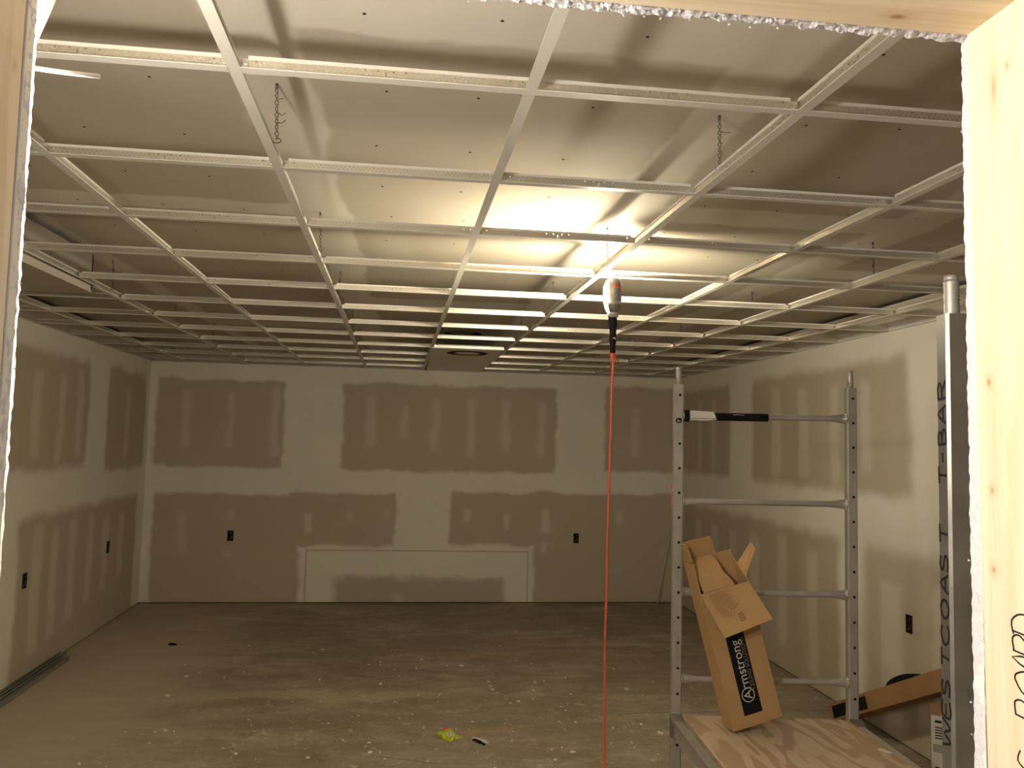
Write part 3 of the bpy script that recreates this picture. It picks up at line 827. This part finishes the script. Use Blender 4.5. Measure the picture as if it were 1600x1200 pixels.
for base, nm in ((FL, 0), (FR, 1), (NL, 2), (NRr, 3)):
    b = MB(); h = PST/2; e = .005
    prof = [(-h+e, -h), (h-e, -h), (h, -h+e), (h, h-e), (h-e, h), (-h+e, h), (-h, h-e), (-h, -h+e)]
    vs = [loc2(base, x, y, .13) for x, y in prof] + [loc2(base, x, y, ZT) for x, y in prof]
    b.quadmesh(vs, [(k, (k+1) % 8, 8+(k+1) % 8, 8+k) for k in range(8)]); b.quadmesh(vs[:8], [tuple(range(8))]); b.quadmesh(vs[8:], [tuple(range(8))])
    po = sbuild(b, 'post', M['galv'] if nm != 2 else M['galv_dk']); posts.append(po)
    b = MB(); zz = ZT-.02; R_ = .0132
    pts = [loc2(base, 0, 0, ZT-.03)]; rr = [R_]
    if nm in (2, 3):
        k = 0
        while zz < ZT+.062:
            zz += .0032; k += 1; pts.append(loc2(base, 0, 0, zz)); rr.append(R_ + (.0008 if k % 2 else -.0006))
        pts += [loc2(base, 0, 0, ZT+.063), loc2(base, 0, 0, ZT+.074)]; rr += [R_, R_-.0015]
    else:
        pts += [loc2(base, 0, 0, ZT+.066), loc2(base, 0, 0, ZT+.072)]; rr += [R_-.001, R_-.003]
    b.tube(pts, rr, 16); sbuild(b, 'coupling_pin', M['galv'], po)
    b = MB()
    for k in range(0 if nm == 2 else 18):
        zh = ZT-.045-.1016*k
        if zh < .2: break
        for s in (-1,):
            cpt = loc2(base, .003, s*(h+.0002), zh)
            nv = Vector((-sa*s, ca*s, 0)); xv = Vector((ca, sa, 0)); zv = Vector((0, 0, 1))
            ring_ = [cpt + nv*.0003 + xv*.0058*math.cos(2*math.pi*q/10) + zv*.0058*math.sin(2*math.pi*q/10) for q in range(10)]
            b.quadmesh(ring_ + [cpt - nv*.002 + (p_-cpt-nv*.0003)*.9 for p_ in ring_], [tuple(range(10))] + [(q, (q+1) % 10, 10+(q+1) % 10, 10+q) for q in range(10)])
    if b.v:
        o = sbuild(b, 'pin_holes', M['void'], po); tag(o, kind='stuff')
    # caster
    b = MB(); b.tube([loc2(base, 0, 0, .05)-Vector((0, .015, 0)), loc2(base, 0, 0, .05)+Vector((0, .015, 0))], .05, 20); ca_ = sbuild(b, 'caster', M['black'])
    b = MB(); b.box((base.x-.022, base.y-.028, .045), (base.x+.022, base.y-.02, .13)); b.box((base.x-.022, base.y+.02, .045), (base.x+.022, base.y+.028, .13)); b.box((base.x-.022, base.y-.028, .122), (base.x+.022, base.y+.028, .13))
    o = sbuild(b, 'fork', M['galv'], ca_)
def rung(A, B, za, zb):
    d = (B-A).normalized(); a = Vector((A.x, A.y, za))+d*PST/2; c = Vector((B.x, B.y, zb))-d*PST/2
    L = (c-a).length; N = [0, .006, .018, .035, .06, .09]
    ts = N + [L-t for t in N[::-1]]
    b = MB(); n = 12; vs = []
    up = Vector((0, 0, 1)); sd_ = d.cross(up).normalized()
    for t in ts:
        e = min(t, L-t); k = max(0, 1-e/.07)
        ru = .0118*(1+.85*k**1.3); rs = .0118*(1-.35*k)
        p = a+(c-a)*(t/L)
        vs += [p+up*ru*math.cos(2*math.pi*q/n)+sd_*rs*math.sin(2*math.pi*q/n) for q in range(n)]
    b.quadmesh(vs, [(i*n+k, i*n+(k+1) % n, (i+1)*n+(k+1) % n, (i+1)*n+k) for i in range(len(ts)-1) for k in range(n)], 0, True)
    o = sbuild(b, 'rung', M['galv'])
    b = MB()
    for p in (a, c):
        s = 1 if p is a else -1
        b.tube([p-d*s*.001, p+d*s*.004], [.024, .021], 12)
    sbuild(b, 'weld', M['clip'], o)
RZ = [CAMZ+.120, CAMZ-.235, CAMZ-.606, CAMZ-.958, .40]
for z in RZ:
    rung(FL, FR, z, z+.004); rung(NL, NRr, z, z+.004)
# side rails that carry the deck
def rail(A, B, sgn):
    d = (B-A).normalized(); s = Vector((d.y, -d.x, 0))*sgn       # s points outwards
    A = A+d*.02; B = B-d*.02
    b = MB()
    def bar(o0, o1, z0, z1):
        b.hexa([A+s*o0+Vector((0,0,z0)), A+s*o1+Vector((0,0,z0)), B+s*o1+Vector((0,0,z0)), B+s*o0+Vector((0,0,z0)), A+s*o0+Vector((0,0,z1)), A+s*o1+Vector((0,0,z1)), B+s*o1+Vector((0,0,z1)), B+s*o0+Vector((0,0,z1))])
    bar(-.012, .022, ZPLY-.006, ZPLY+.001); bar(.018, .022, ZPLY-.052, ZPLY-.004); bar(-.016, -.012, ZPLY-.03, ZPLY-.001); bar(-.012, .026, ZPLY-.056, ZPLY-.050)
    sbuild(b, 'side_rail', M['galv'])
    for P_, q in ((A, 1), (B, -1)):
        b = MB(); c = P_+s*.004
        e1 = d*(.05)*q
        b.hexa([c-s*.026+Vector((0,0,ZPLY-.07)), c+s*.026+Vector((0,0,ZPLY-.07)), c+s*.026+e1+Vector((0,0,ZPLY-.06)), c-s*.026+e1+Vector((0,0,ZPLY-.06)),
                c-s*.026+Vector((0,0,ZPLY+.02)), c+s*.026+Vector((0,0,ZPLY+.02)), c+s*.026+e1+Vector((0,0,ZPLY-.008)), c-s*.026+e1+Vector((0,0,ZPLY-.008))])
        sbuild(b, 'rail_bracket', M['galv_dk'])
rail(FL, NL, 1); rail(FR, NRr, -1)
# lettering down the near post's left face
b = MB()
exv = Vector((0, 0, 1)); eyd = Vector((-sa, ca, 0)); nv = Vector((-ca, -sa, 0))
for ch, zc_, hh in (('W', -.508, .040), ('E', -.466, .030), ('S', -.434, .030), ('T', -.388, .030), ('C', -.352, .034), ('O', -.312, .032), ('A', -.272, .032), ('S', -.238, .031), ('T', -.192, .032), ('T', -.098, .030), ('-', -.068, .024), ('B', -.036, .029), ('A', .000, .032), ('R', .041, .036)):
    hgt = .027
    zc_ = -.508+(zc_+.508)*1.13
    org = loc2(NL, -PST/2-.0003, -.0135, CAMZ+zc_-hh/2)
    for st in GL[ch]:
        stroke_ribbon(b, st, .0046, org, exv*hh/.68, eyd*hgt, nv)
sbuild(b, 'marker_lettering', M['ink'], posts[2])
# pink tape and clamp ring on the far-left post
b = MB()
for z0, z1 in ((CAMZ-.255, CAMZ-.213), (CAMZ-.205, CAMZ-.195), (CAMZ-.190, CAMZ-.165)):
    q = [loc2(FL, -PST/2-.004, -.006, z0), loc2(FL, -PST/2, -.006, z0), loc2(FL, -PST/2, .012, z0), loc2(FL, -PST/2-.004, .012, z0)]
    b.hexa(q + [v+Vector((0, 0, z1-z0)) for v in q])
sbuild(b, 'tape_strip', M['pink'], posts[0])['label'] = 'faded pink tape'
b = MB(); cpt = loc2(FL, -.002, -PST/2-.002, CAMZ+.100)
b.tube([cpt+Vector((.011*math.cos(a), -.001, .008*math.sin(a))) for a in [2*math.pi*k/14 for k in range(15)]], .0025, 6, cap=False)
sbuild(b, 'lock_ring', M['void'], posts[0])

# plywood deck
dk = empty('plywood_deck', ((FL.x+NRr.x)/2, (FL.y+NRr.y)/2, ZPLY)); tag(dk, 'streaky plywood deck board lying across the scaffold rails', 'plywood')
d1 = (FR-FL).normalized(); d2 = (NL-FL).normalized()
A = FL+d1*.022-d2*.012; B = FR-d1*.022-d2*.012; C_ = NRr-d1*.022+d2*.02; D = NL+d1*.022+d2*.02
A = A+d2*.02; B = B+d2*.02
b = MB(); zt, z0 = ZPLY+.0125, ZPLY+.0015
vs = [Vector((p.x, p.y, z0)) for p in (D, C_, B, A)] + [Vector((p.x, p.y, zt)) for p in (D, C_, B, A)]
b.quadmesh(vs, [(4, 5, 6, 7)], 0); b.quadmesh(vs, [(0, 3, 2, 1), (0, 1, 5, 4), (1, 2, 6, 5), (2, 3, 7, 6), (3, 0, 4, 7)], 1)
o = b.build('board', [M['ply'], M['plyedge']]); o.parent = dk; o.matrix_parent_inverse = Matrix.Translation(-dk.location)
ZD = zt

# white scrap on the deck
b = MB(); c = Vector((1.745, 2.815, ZD)); 
b.hexa([c+Vector(p) for p in [(-.018, .02, .0003), (-.006, .026, .0003), (.018, -.018, .0003), (.004, -.022, .0003), (-.018, .02, .003), (-.006, .026, .004), (.018, -.018, .003), (.004, -.022, .005)]])
tag(b.build('paper_scrap', M['white']), 'tiny white paper scrap on the right edge of the plywood deck', 'scrap')

# padded tool lying along the top rung
tz = RZ[0]; dirv = (FR-FL).normalized()
t0 = FL + dirv*(PST/2)
tool = empty('rung_tool', (t0.x, t0.y, tz)); tag(tool, 'white and black padded tool strapped along the top scaffold rung', 'tool')
TI = Matrix.Translation(-tool.location)
def tl(s, out, up): 
    p = t0 + dirv*s; return Vector((p.x + sa*out, p.y - ca*out, tz+.002+up))
def tb(b, name, mat, par=None):
    o = b.build(name, mat); o.parent = par or tool; o.matrix_parent_inverse = TI if par is None else Matrix.Identity(4)
    if par is not None: o.matrix_parent_inverse = (tool.matrix_basis @ TI).inverted()
    return o
def slab(b, prof, o0, o1):
    n_ = len(prof); vs = [tl(s, o0, u) for s, u in prof]+[tl(s, o1, u) for s, u in prof]
    b.quadmesh(vs, [tuple(range(n_))[::-1], tuple(range(n_, 2*n_))]+[(k, (k+1) % n_, n_+(k+1) % n_, n_+k) for k in range(n_)])
b = MB(); slab(b, [(.002, -.020), (.024, -.018), (.024, .022), (.002, .023)], -.016, .022); slab(b, [(.006, -.026), (.020, -.027), (.021, -.018), (.005, -.018)], -.004, .02); tb(b, 'end_cap', M['blackpl'])
b = MB(); slab(b, [(.024, -.0095), (.134, -.0105), (.126, .012), (.119, .0175), (.024, .0215)], -.014, .020); tb(b, 'white_body', M['white'])
b = MB(); slab(b, [(.024, -.018), (.095, -.0195), (.134, -.0155), (.139, -.0125), (.024, -.0110)], -.012, .017); tb(b, 'lower_lip', M['white'])
b = MB(); rr = []; pts = []
for s, r in ((.120, .013), (.135, .0165), (.150, .0172), (.175, .0172), (.185, .0166), (.25, .0168), (.30, .0166), (.352, .0166), (.354, .012)):
    pts.append(tl(s, 0, -.0015)); rr.append(r)
b.tube(pts, rr, 16); slv = tb(b, 'foam_sleeve', M['blackpl'])
b = MB(); b.tube([tl(.205, .0164, .006), tl(.225, .0165, .008), tl(.25, .0164, .007)], .0016, 5); tb(b, 'logo_mark', M['label'], slv)

# ================================================================ CARTONS
def text_mesh(txt, size):
    cu = bpy.data.curves.new('txt', 'FONT'); cu.body = txt; cu.size = size; cu.extrude = 0.0
    ob = bpy.data.objects.new('txt', cu); COL.objects.link(ob)
    bpy.context.view_layer.update()
    dg = bpy.context.evaluated_depsgraph_get()
    me = bpy.data.meshes.new_from_object(ob.evaluated_get(dg))
    bpy.data.objects.remove(ob, do_unlink=True)
    return me
def put_text(txt, width, height, org, ex, ey, nrm, name, mat, parent, pinv, bold=0.0):
    me = text_mesh(txt, 1.0)
    xs = [v.co.x for v in me.vertices]; ys = [v.co.y for v in me.vertices]
    x0, x1 = min(xs), max(xs); y0 = 0.0; y1 = max(ys)
    for v in me.vertices:
        p = org + ex*((v.co.x-x0)/(x1-x0)*width) + ey*((v.co.y-y0)/(y1-y0)*height) + nrm*.0006
        v.co = p
    me.materials.clear(); me.materials.append(mat)
    o = link(name, me, parent); o.matrix_parent_inverse = pinv
    return o

W_, DPT, LEN = .208, .085, .523
O = Vector((1.246, 3.005, ZD+.002))
O.z += .012
tl_ = math.radians(13.2)
ex = Vector((math.cos(tl_), .10, math.sin(tl_))).normalized()
ez = Vector((-math.sin(math.radians(14.5)), .065, math.cos(math.radians(14.5)))); ez = (ez - ex*ez.dot(ex)).normalized()
ey = ez.cross(ex).normalized()
ct = empty('open_carton', O); tag(ct, 'open cardboard carton with black printed label leaning on the scaffold rungs', 'carton')
CI = Matrix.Translation(-O)
def cp_(x, y, z): return O + ex*x + ey*y + ez*z
def cb_(b, name, mat, par=None):
    o = b.build(name, mat); o.parent = par or ct
    o.matrix_parent_inverse = CI if par is None else (ct.matrix_basis @ CI).inverted()
    return o
def sheet(b, quad, t=.004, mi=0):
    q = [Vector(p) for p in quad]; n_ = (q[1]-q[0]).cross(q[3]-q[0]).normalized()*t
    b.hexa([p-n_*.5 for p in q]+[p+n_*.5 for p in q], mi)
HB = .648
b = MB()
sheet(b, [cp_(0, 0, 0), cp_(W_, 0, 0), cp_(W_, 0, LEN), cp_(0, 0, LEN)])
sheet(b, [cp_(0, DPT, 0), cp_(W_, DPT, 0), cp_(W_, DPT, HB), cp_(0, DPT, HB)])
sheet(b, [cp_(0, 0, 0), cp_(0, DPT, 0), cp_(0, DPT, HB), cp_(0, 0, HB-.01)])
sheet(b, [cp_(W_, 0, 0), cp_(W_, DPT, 0), cp_(W_, DPT, HB-.03), cp_(W_, 0, LEN+.01)])
sheet(b, [cp_(0, 0, 0), cp_(W_, 0, 0), cp_(W_, DPT, 0), cp_(0, DPT, 0)])
body = cb_(b, 'carton_body', M['card'])
# top flap of the back panel, upright
b = MB(); sheet(b, [cp_(.002, DPT, HB), cp_(W_*.68, DPT, HB), cp_(W_*.62, DPT-.012, HB+.073), cp_(.004, DPT-.012, HB+.073)]); cb_(b, 'back_flap', M['card'])
b = MB(); sheet(b, [cp_(.0, .004, HB), cp_(.0, DPT-.004, HB), cp_(.004, DPT-.02, HB+.068), cp_(.004, .03, HB+.062)]); cb_(b, 'side_flap', M['card_in'])
# torn inner sheet over the left part of the opening
b = MB()
rows = 7; vs = []
for k in range(rows+1):
    t = k/rows; zz = HB+.002-(HB-LEN-.0)*t; yy = DPT-.010-(DPT-.006)*t - .010*math.sin(t*math.pi)
    xe = W_*(.55 + .14*t + .025*math.sin(t*9))
    vs += [cp_(.012, yy, zz), cp_(xe, yy, zz), cp_(xe, yy+.003, zz), cp_(.012, yy+.003, zz)]
b.quadmesh(vs, [(k*4+q, k*4+(q+1) % 4, k*4+4+(q+1) % 4, k*4+4+q) for k in range(rows) for q in range(4)] + [(0, 3, 2, 1), (rows*4, rows*4+1, rows*4+2, rows*4+3)])
cb_(b, 'inner_sheet', M['card'])
# front flap folded outwards and down
FA = math.radians(34); FLn = .175
fo = -math.sin(FA)*FLn; fd = -math.cos(FA)*FLn
F0, F1, F2, F3 = cp_(-.004, -.003, LEN), cp_(W_, -.003, LEN), cp_(W_+.012, fo, LEN+fd+.006), cp_(.012, fo, LEN+fd-.012)
b = MB(); sheet(b, [F3, F2, F1, F0]); flp = cb_(b, 'front_flap', M['card'])
# printed lines on the flap
fx = (F2-F3).normalized(); fz = (F0-F3).normalized(); fn = fx.cross(fz).normalized()
if fn.y > 0: fn = -fn
b = MB()
for k in range(17):
    v = .94-.035*k
    u0 = .13 + (.012 if k % 4 == 0 else 0) + .05*max(0, (k-11)/6); u1 = .56 - .02*((k*7) % 5) - (.18 if k > 12 else 0)
    P = lambda u, v: F3.lerp(F2, u).lerp(F0.lerp(F1, u), v) + fn*.0026
    sp_ = [(u0, u1)] if k < 10 else [(u0, u0+.17), (u0+.22, u1+.03)]
    for a0_, a1_ in sp_:
        b.quadmesh([P(a0_, v-.006), P(a1_, v-.006), P(a1_, v+.006), P(a0_, v+.006)], [(0, 1, 2, 3)])
for k in range(4):
    P = lambda u, v: F3.lerp(F2, u).lerp(F0.lerp(F1, u), v) + fn*.0026
    b.quadmesh([P(.44+.0*k, .20+.05*k), P(.56, .20+.05*k), P(.56, .225+.05*k), P(.44, .225+.05*k)], [(0, 1, 2, 3)])
cb_(b, 'flap_print', M['print'], flp)
# right side flap sticking up
b = MB(); sheet(b, [cp_(W_, .006, LEN+.02), cp_(W_, DPT*.8, LEN+.06), cp_(W_+.085, DPT*.75, LEN+.135), cp_(W_+.070, .010, LEN+.112)]); cb_(b, 'side_flap', M['card'])
# black label and lettering, reading upwards
b = MB(); lx0, lx1, lz0, lz1 = .056, .134, .042, .395
b.quadmesh([cp_(lx0, -.0026, lz0), cp_(lx1, -.0026, lz0), cp_(lx1, -.0026, lz1), cp_(lx0, -.0026, lz1)], [(0, 1, 2, 3)])
lab = cb_(b, 'printed_label', M['labelblk'], body)
nrm = -ey; tin = (ct.matrix_basis @ CI).inverted()
put_text('rmstrong', .186, .0285, cp_(.105, -.003, .137), ez, -ex, nrm, 'label_lettering', M['logo'], ct, CI)
put_text('A', .034, .032, cp_(.106, -.003, .097), ez, -ex, nrm, 'label_lettering', M['logo'], ct, CI)
put_text('CEILING SOLUTIONS', .200, .0165, cp_(.126, -.003, .128), ez, -ex, nrm, 'label_lettering', M['logo_dim'], ct, CI)
b = MB(); cc = (.0915, .114); vs = []; n = 32
for k in range(n):
    a = 2*math.pi*k/n
    for rr_ in (.0275, .0243): vs.append(cp_(cc[0]+rr_*math.cos(a), -.0034, cc[1]+rr_*math.sin(a)))
b.quadmesh(vs, [(2*k, 2*k+1, (2*k+3) % (2*n), (2*k+2) % (2*n)) for k in range(n)]); cb_(b, 'label_ring', M['logo'])

# long carton leaning along the right wall
P0 = Vector((2.735, 4.99, .004)); P1 = Vector((2.755, 3.75, .605))
ax_ = (P1-P0).normalized(); side = Vector((1, 0, 0)); side = (side-ax_*side.dot(ax_)).normalized(); up_ = side.cross(ax_)
if up_.z < 0: up_ = -up_
lc = empty('long_carton', P0); tag(lc, 'long brown carton with torn top leaning low along the right wall', 'carton')
LI = Matrix.Translation(-P0)
LL = (P1-P0).length
def lp(a, s, u): return P0 + ax_*a + side*s + up_*u
def lb(b, name, mat, par=None):
    o = b.build(name, mat); o.parent = par or lc; o.matrix_parent_inverse = LI if par is None else (lc.matrix_basis @ LI).inverted(); return o
b = MB(); w2, h2 = .12, .106
b.hexa([lp(0, 0, 0), lp(LL, 0, 0), lp(LL, w2, 0), lp(0, w2, 0), lp(0, 0, h2), lp(LL, 0, h2), lp(LL, w2, h2), lp(0, w2, h2)])
lbody = lb(b, 'carton_body', M['card_dk'])
b = MB(); b.quadmesh([lp(.02, -.0012, .016), lp(.44, -.0012, .016), lp(.44, -.0012, .088), lp(.02, -.0012, .088)], [(0, 1, 2, 3)]); lb(b, 'printed_label', M['labelblk'], lbody)
b = MB(); vs = []; n = 24
for k in range(n):
    a = 2*math.pi*k/n
    for rr_ in (.030, .026): vs.append(lp(.33+rr_*math.cos(a)*.8, -.002, .052+rr_*math.sin(a)*.8))
b.quadmesh(vs, [(2*k, 2*k+1, (2*k+3) % (2*n), (2*k+2) % (2*n)) for k in range(n)])
lb(b, 'label_ring', M['logo_dim'], lbody)
b = MB(); vs = [lp(.80+.15*math.cos(a), .02, h2+.002+max(0, math.sin(a))*.035) for a in [math.pi*k/12 for k in range(13)]]
vs2 = [v + side*.05 for v in vs]
b.quadmesh(vs+vs2, [tuple(range(13)), tuple(range(13, 26))[::-1]]+[(k, k+1, 14+k, 13+k) for k in range(12)]); lb(b, 'torn_flap', M['void'], lbody)

# upright carton with a white sticker beside the near post
P = Vector((2.634, 3.86, 0)); uc = empty('upright_carton', P); tag(uc, 'upright brown carton with white sticker half hidden by the near scaffold post', 'carton')
UI = Matrix.Translation(-P)
uc.rotation_euler = (0, 0, -.60)
b = MB(); b.box((P.x, P.y, 0), (P.x+.28, P.y+.10, .455)); o = b.build('carton_body', M['card_dk']); o.parent = uc; o.matrix_parent_inverse = UI; ub = o
def up(b, name, mat):
    o = b.build(name, mat); o.parent = ub; return o
b = MB(); yq = P.y-.0012
b.quadmesh([(P.x+.003, yq, .0), (P.x+.13, yq, .0), (P.x+.13, yq, .425), (P.x+.003, yq, .425)], [(0, 1, 2, 3)]); up(b, 'shipping_sticker', M['sticker'])
b = MB()
def bar(x0, x1, z0, z1): b.quadmesh([(P.x+x0, yq-.0008, z0), (P.x+x1, yq-.0008, z0), (P.x+x1, yq-.0008, z1), (P.x+x0, yq-.0008, z1)], [(0, 1, 2, 3)])
for k in range(5): bar(.02, .065, .312+.013*k, .318+.013*k)
for k in range(4): bar(.075, .115, .312+.014*k, .318+.014*k)
bar(.055, .075, .375, .395); bar(.065, .085, .38, .388); bar(.02, .05, .390, .402); bar(.02, .04, .15, .175)
up(b, 'sticker_print', M['ink'])
b = MB(); bar(.01, .115, .245, .285); up(b, 'sticker_strip', M['label'])

# ================================================================ OUTLET BOXES
def outlet(c, wall, label):
    o_ = empty('outlet_box', c); tag(o_, label, 'outlet box', 'open outlet boxes in the walls')
    inward = {'back': Vector((0, -1, 0)), 'left': Vector((1, 0, 0)), 'right': Vector((-1, 0, 0))}[wall]
    tx = Vector((0, 0, 1)).cross(inward)
    def blk(b, s0, s1, z0, z1, d0, d1):
        q = [tx*s + inward*d + Vector((0, 0, z)) for z in (z0, z1) for s, d in ((s0, d0), (s1, d0), (s1, d1), (s0, d1))]
        b.hexa(q)
    b = MB(); blk(b, -.028, .028, -.050, .050, -.004, .0015); b.build('box_void', M['void'], o_)
    b = MB(); blk(b, -.030, -.026, -.052, .052, -.004, .004); blk(b, .026, .030, -.052, .052, -.004, .004); blk(b, -.030, .030, .049, .053, -.004, .004); blk(b, -.030, .030, -.053, -.049, -.004, .004); b.build('box_rim', M['blackpl'], o_)
    b = MB(); blk(b, .006, .012, .022, .034, .0015, .005); blk(b, -.012, -.002, -.036, -.026, .0015, .005); blk(b, .010, .016, -.03, .0, .0015, .003); b.build('wire_stub', M['wire'], o_)
outlet(Vector((-1.873, YB, CAMZ-1.061)), 'back', 'black outlet box on the far wall, left of the low patch')
outlet(Vector((1.805, YB, CAMZ-1.055)), 'back', 'black outlet box on the far wall, right of the low patch')
outlet(Vector((WLX(6.03), 6.03, CAMZ-1.055)), 'left', 'black outlet box on the left wall nearer the doorway')
outlet(Vector((WLX(7.72), 7.72, CAMZ-1.048)), 'left', 'black outlet box on the left wall nearer the far corner')
outlet(Vector((XR, 4.515, CAMZ-1.030)), 'right', 'black outlet box on the right wall beyond the scaffold')

# ================================================================ LOOSE THINGS
def channel(x0, y0, y1, w, h, label):
    b = MB(); t = .003; k = -.033
    def xx(x, y): return x + k*(y-5.7)
    def bar(a, c, z0, z1):
        b.hexa([(xx(a, y0), y0, z0), (xx(c, y0), y0, z0), (xx(c, y1), y1, z0), (xx(a, y1), y1, z0), (xx(a, y0), y0, z1), (xx(c, y0), y0, z1), (xx(c, y1), y1, z1), (xx(a, y1), y1, z1)])
    bar(x0, x0+w, .001, .001+t); bar(x0, x0+t, .001, h); bar(x0+w-t, x0+w, .001, h); bar(x0, x0+.012, h-t, h); bar(x0+w-.012, x0+w, h-t, h)
    tag(b.build('steel_channel', M['zinc']), label, 'channel', 'steel channels on the floor')
channel(-2.650, 3.9, 6.75, .050, .034, 'steel channel on the floor tight against the left wall')
channel(-2.585, 3.9, 6.62, .052, .034, 'steel channel on the floor lying second from the left wall')

b = MB(); b.tube([(2.69, 8.60, .004), (2.80, 8.66, .50), (2.915, 8.71, 1.02)], .0085, 8)
tag(b.build('thin_rod', M['rod']), 'thin pale rod leaning in the far right corner', 'rod')

# lime wrapper
wc = Vector((.265, 4.86, 0)); wr_ = empty('snack_wrapper', wc); tag(wr_, 'crumpled lime green snack wrapper with a red corner on the floor', 'wrapper')
b = MB(); NX, NY = 12, 10; vs = []
for j in range(NY+1):
    for i in range(NX+1):
        u, v = i/NX*2-1, j/NY*2-1
        x, y = u*.052, v*.055
        h = .018*(1-u*u)*(1-v*v)+.028*max(0, mnoise.noise(Vector((u*1.9+3, v*1.9, 2)))) + .004 + .022*max(0, v)
        xr = x*math.cos(.7)-y*math.sin(.7); yr = x*math.sin(.7)+y*math.cos(.7)
        vs.append((xr, yr, h))
top = len(vs)
vs += [(x, y, max(.0015, h*.3-.002)) for x, y, h in vs]
q = lambda i, j: j*(NX+1)+i
fs = [(q(i, j), q(i+1, j), q(i+1, j+1), q(i, j+1)) for j in range(NY) for i in range(NX)]
fs += [tuple(top+k for k in f[::-1]) for f in fs]
per = [q(i, 0) for i in range(NX)]+[q(NX, j) for j in range(NY)]+[q(i, NY) for i in range(NX, 0, -1)]+[q(0, j) for j in range(NY, 0, -1)]
fs += [(per[k], top+per[k], top+per[(k+1) % len(per)], per[(k+1) % len(per)]) for k in range(len(per))]
b.quadmesh(vs, fs, 0, False); wo = b.build('foil', M['green'], wr_)
def surf(i, j): return Vector(vs[q(i, j)])+Vector((0, -.001, .002))
b = MB(); b.quadmesh([surf(3, 2), surf(7, 2), surf(7, 5), surf(3, 5)], [(0, 1, 2, 3)]); b.build('barcode_patch', M['sticker'], wr_)
b = MB()
for k in range(4):
    t0_, t1_ = .2+.17*k, .28+.17*k
    a0_, a1_ = surf(3, 2).lerp(surf(7, 2), t0_), surf(3, 2).lerp(surf(7, 2), t1_); c1_, c0_ = surf(3, 5).lerp(surf(7, 5), t1_), surf(3, 5).lerp(surf(7, 5), t0_)
    up3 = Vector((0, -.0006, .0012))
    b.quadmesh([a0_.lerp(c0_, .2)+up3, a1_.lerp(c1_, .2)+up3, a1_.lerp(c1_, .8)+up3, a0_.lerp(c0_, .8)+up3], [(0, 1, 2, 3)])
b.build('barcode_print', M['ink'], wr_)
b = MB(); e0 = surf(9, NY); b.hexa([e0+Vector(p) for p in [(-.02, .0, -.004), (.018, -.004, -.006), (.014, .012, -.004), (-.016, .014, -.002), (-.024, .004, .006), (.012, .002, .002), (.01, .014, .004), (-.02, .016, .008)]]); b.build('red_corner', M['red'], wr_)

# black clip with pale sliver
bc = Vector((.425, 4.78, 0)); bo = empty('broken_clip', bc); tag(bo, 'small black plastic clip with pale slivers on the floor beside the wrapper', 'debris')
b = MB()
b.hexa([Vector(p) for p in [(-.03, .02, .001), (-.012, .026, .001), (.026, -.03, .001), (.012, -.036, .001), (-.03, .02, .012), (-.012, .026, .012), (.022, -.028, .014), (.014, -.034, .014)]])
b.tube([(.016, -.03, .008), (.03, -.05, .006), (.034, -.058, .005)], .006, 8)
b.build('clip_body', M['blackpl'], bo)
b = MB()
b.hexa([Vector(p) for p in [(-.03, .03, .002), (.05, -.004, .002), (.052, .006, .002), (-.02, .042, .002), (-.03, .03, .010), (.05, -.004, .006), (.052, .006, .008), (-.02, .042, .014)]])
b.hexa([Vector(p) for p in [(.02, -.012, .001), (.06, -.03, .001), (.064, -.02, .001), (.026, -.002, .001), (.02, -.012, .006), (.06, -.03, .005), (.064, -.02, .006), (.026, -.002, .008)]])
b.build('sliver', M['sticker'], bo)

# scattered plaster crumbs
b = MB(); rc = random.Random(21)
for k in range(340):
    y = rc.triangular(3.7, 7.2, 4.9); x = rc.uniform(-1.8, 1.7) if rc.random() < .75 else rc.uniform(-.6, 1.2)
    if (x-.265)**2+(y-4.86)**2 < .012 or (x-.43)**2+(y-4.78)**2 < .01: continue
    s = rc.choice((.003, .004, .004, .005, .006, .009, .012)) if rc.random() < .95 else rc.uniform(.014, .024)
    a = rc.uniform(0, 3.14); e = rc.uniform(.4, 1); h = min(s*.5, .006)
    base = []
    for q_ in range(6):
        t = 2*math.pi*q_/6; rr_ = s*rc.uniform(.7, 1.15)
        px, py = rr_*math.cos(t), rr_*e*math.sin(t)
        base.append((x+px*math.cos(a)-py*math.sin(a), y+px*math.sin(a)+py*math.cos(a)))
    lo = [(p[0], p[1], .0004) for p in base]; hi = [(x+(p[0]-x)*.7, y+(p[1]-y)*.7, h*rc.uniform(.5, 1)+.0006) for p in base]
    b.quadmesh(lo+hi, [tuple(range(6, 12))]+[(q_, (q_+1) % 6, 6+(q_+1) % 6, 6+q_) for q_ in range(6)])
o = b.build('plaster_crumbs', M['crumb']); tag(o, 'pale plaster crumbs scattered over the concrete floor', 'debris', kind='stuff')

# a few dark scraps on the slab
for (x, y, s, lb_) in ((-1.93, 7.05, .035, 'dark scrap on the floor towards the left wall'),):
    b = MB(); b.hexa([(x-s, y-.01, .0005), (x+s, y-.014, .0005), (x+s, y+.012, .0005), (x-s*.8, y+.014, .0005), (x-s*.7, y-.006, .016), (x+s*.6, y-.01, .010), (x+s*.7, y+.008, .012), (x-s*.6, y+.01, .018)])
    tag(b.build('floor_scrap', M['void']), lb_, 'debris')
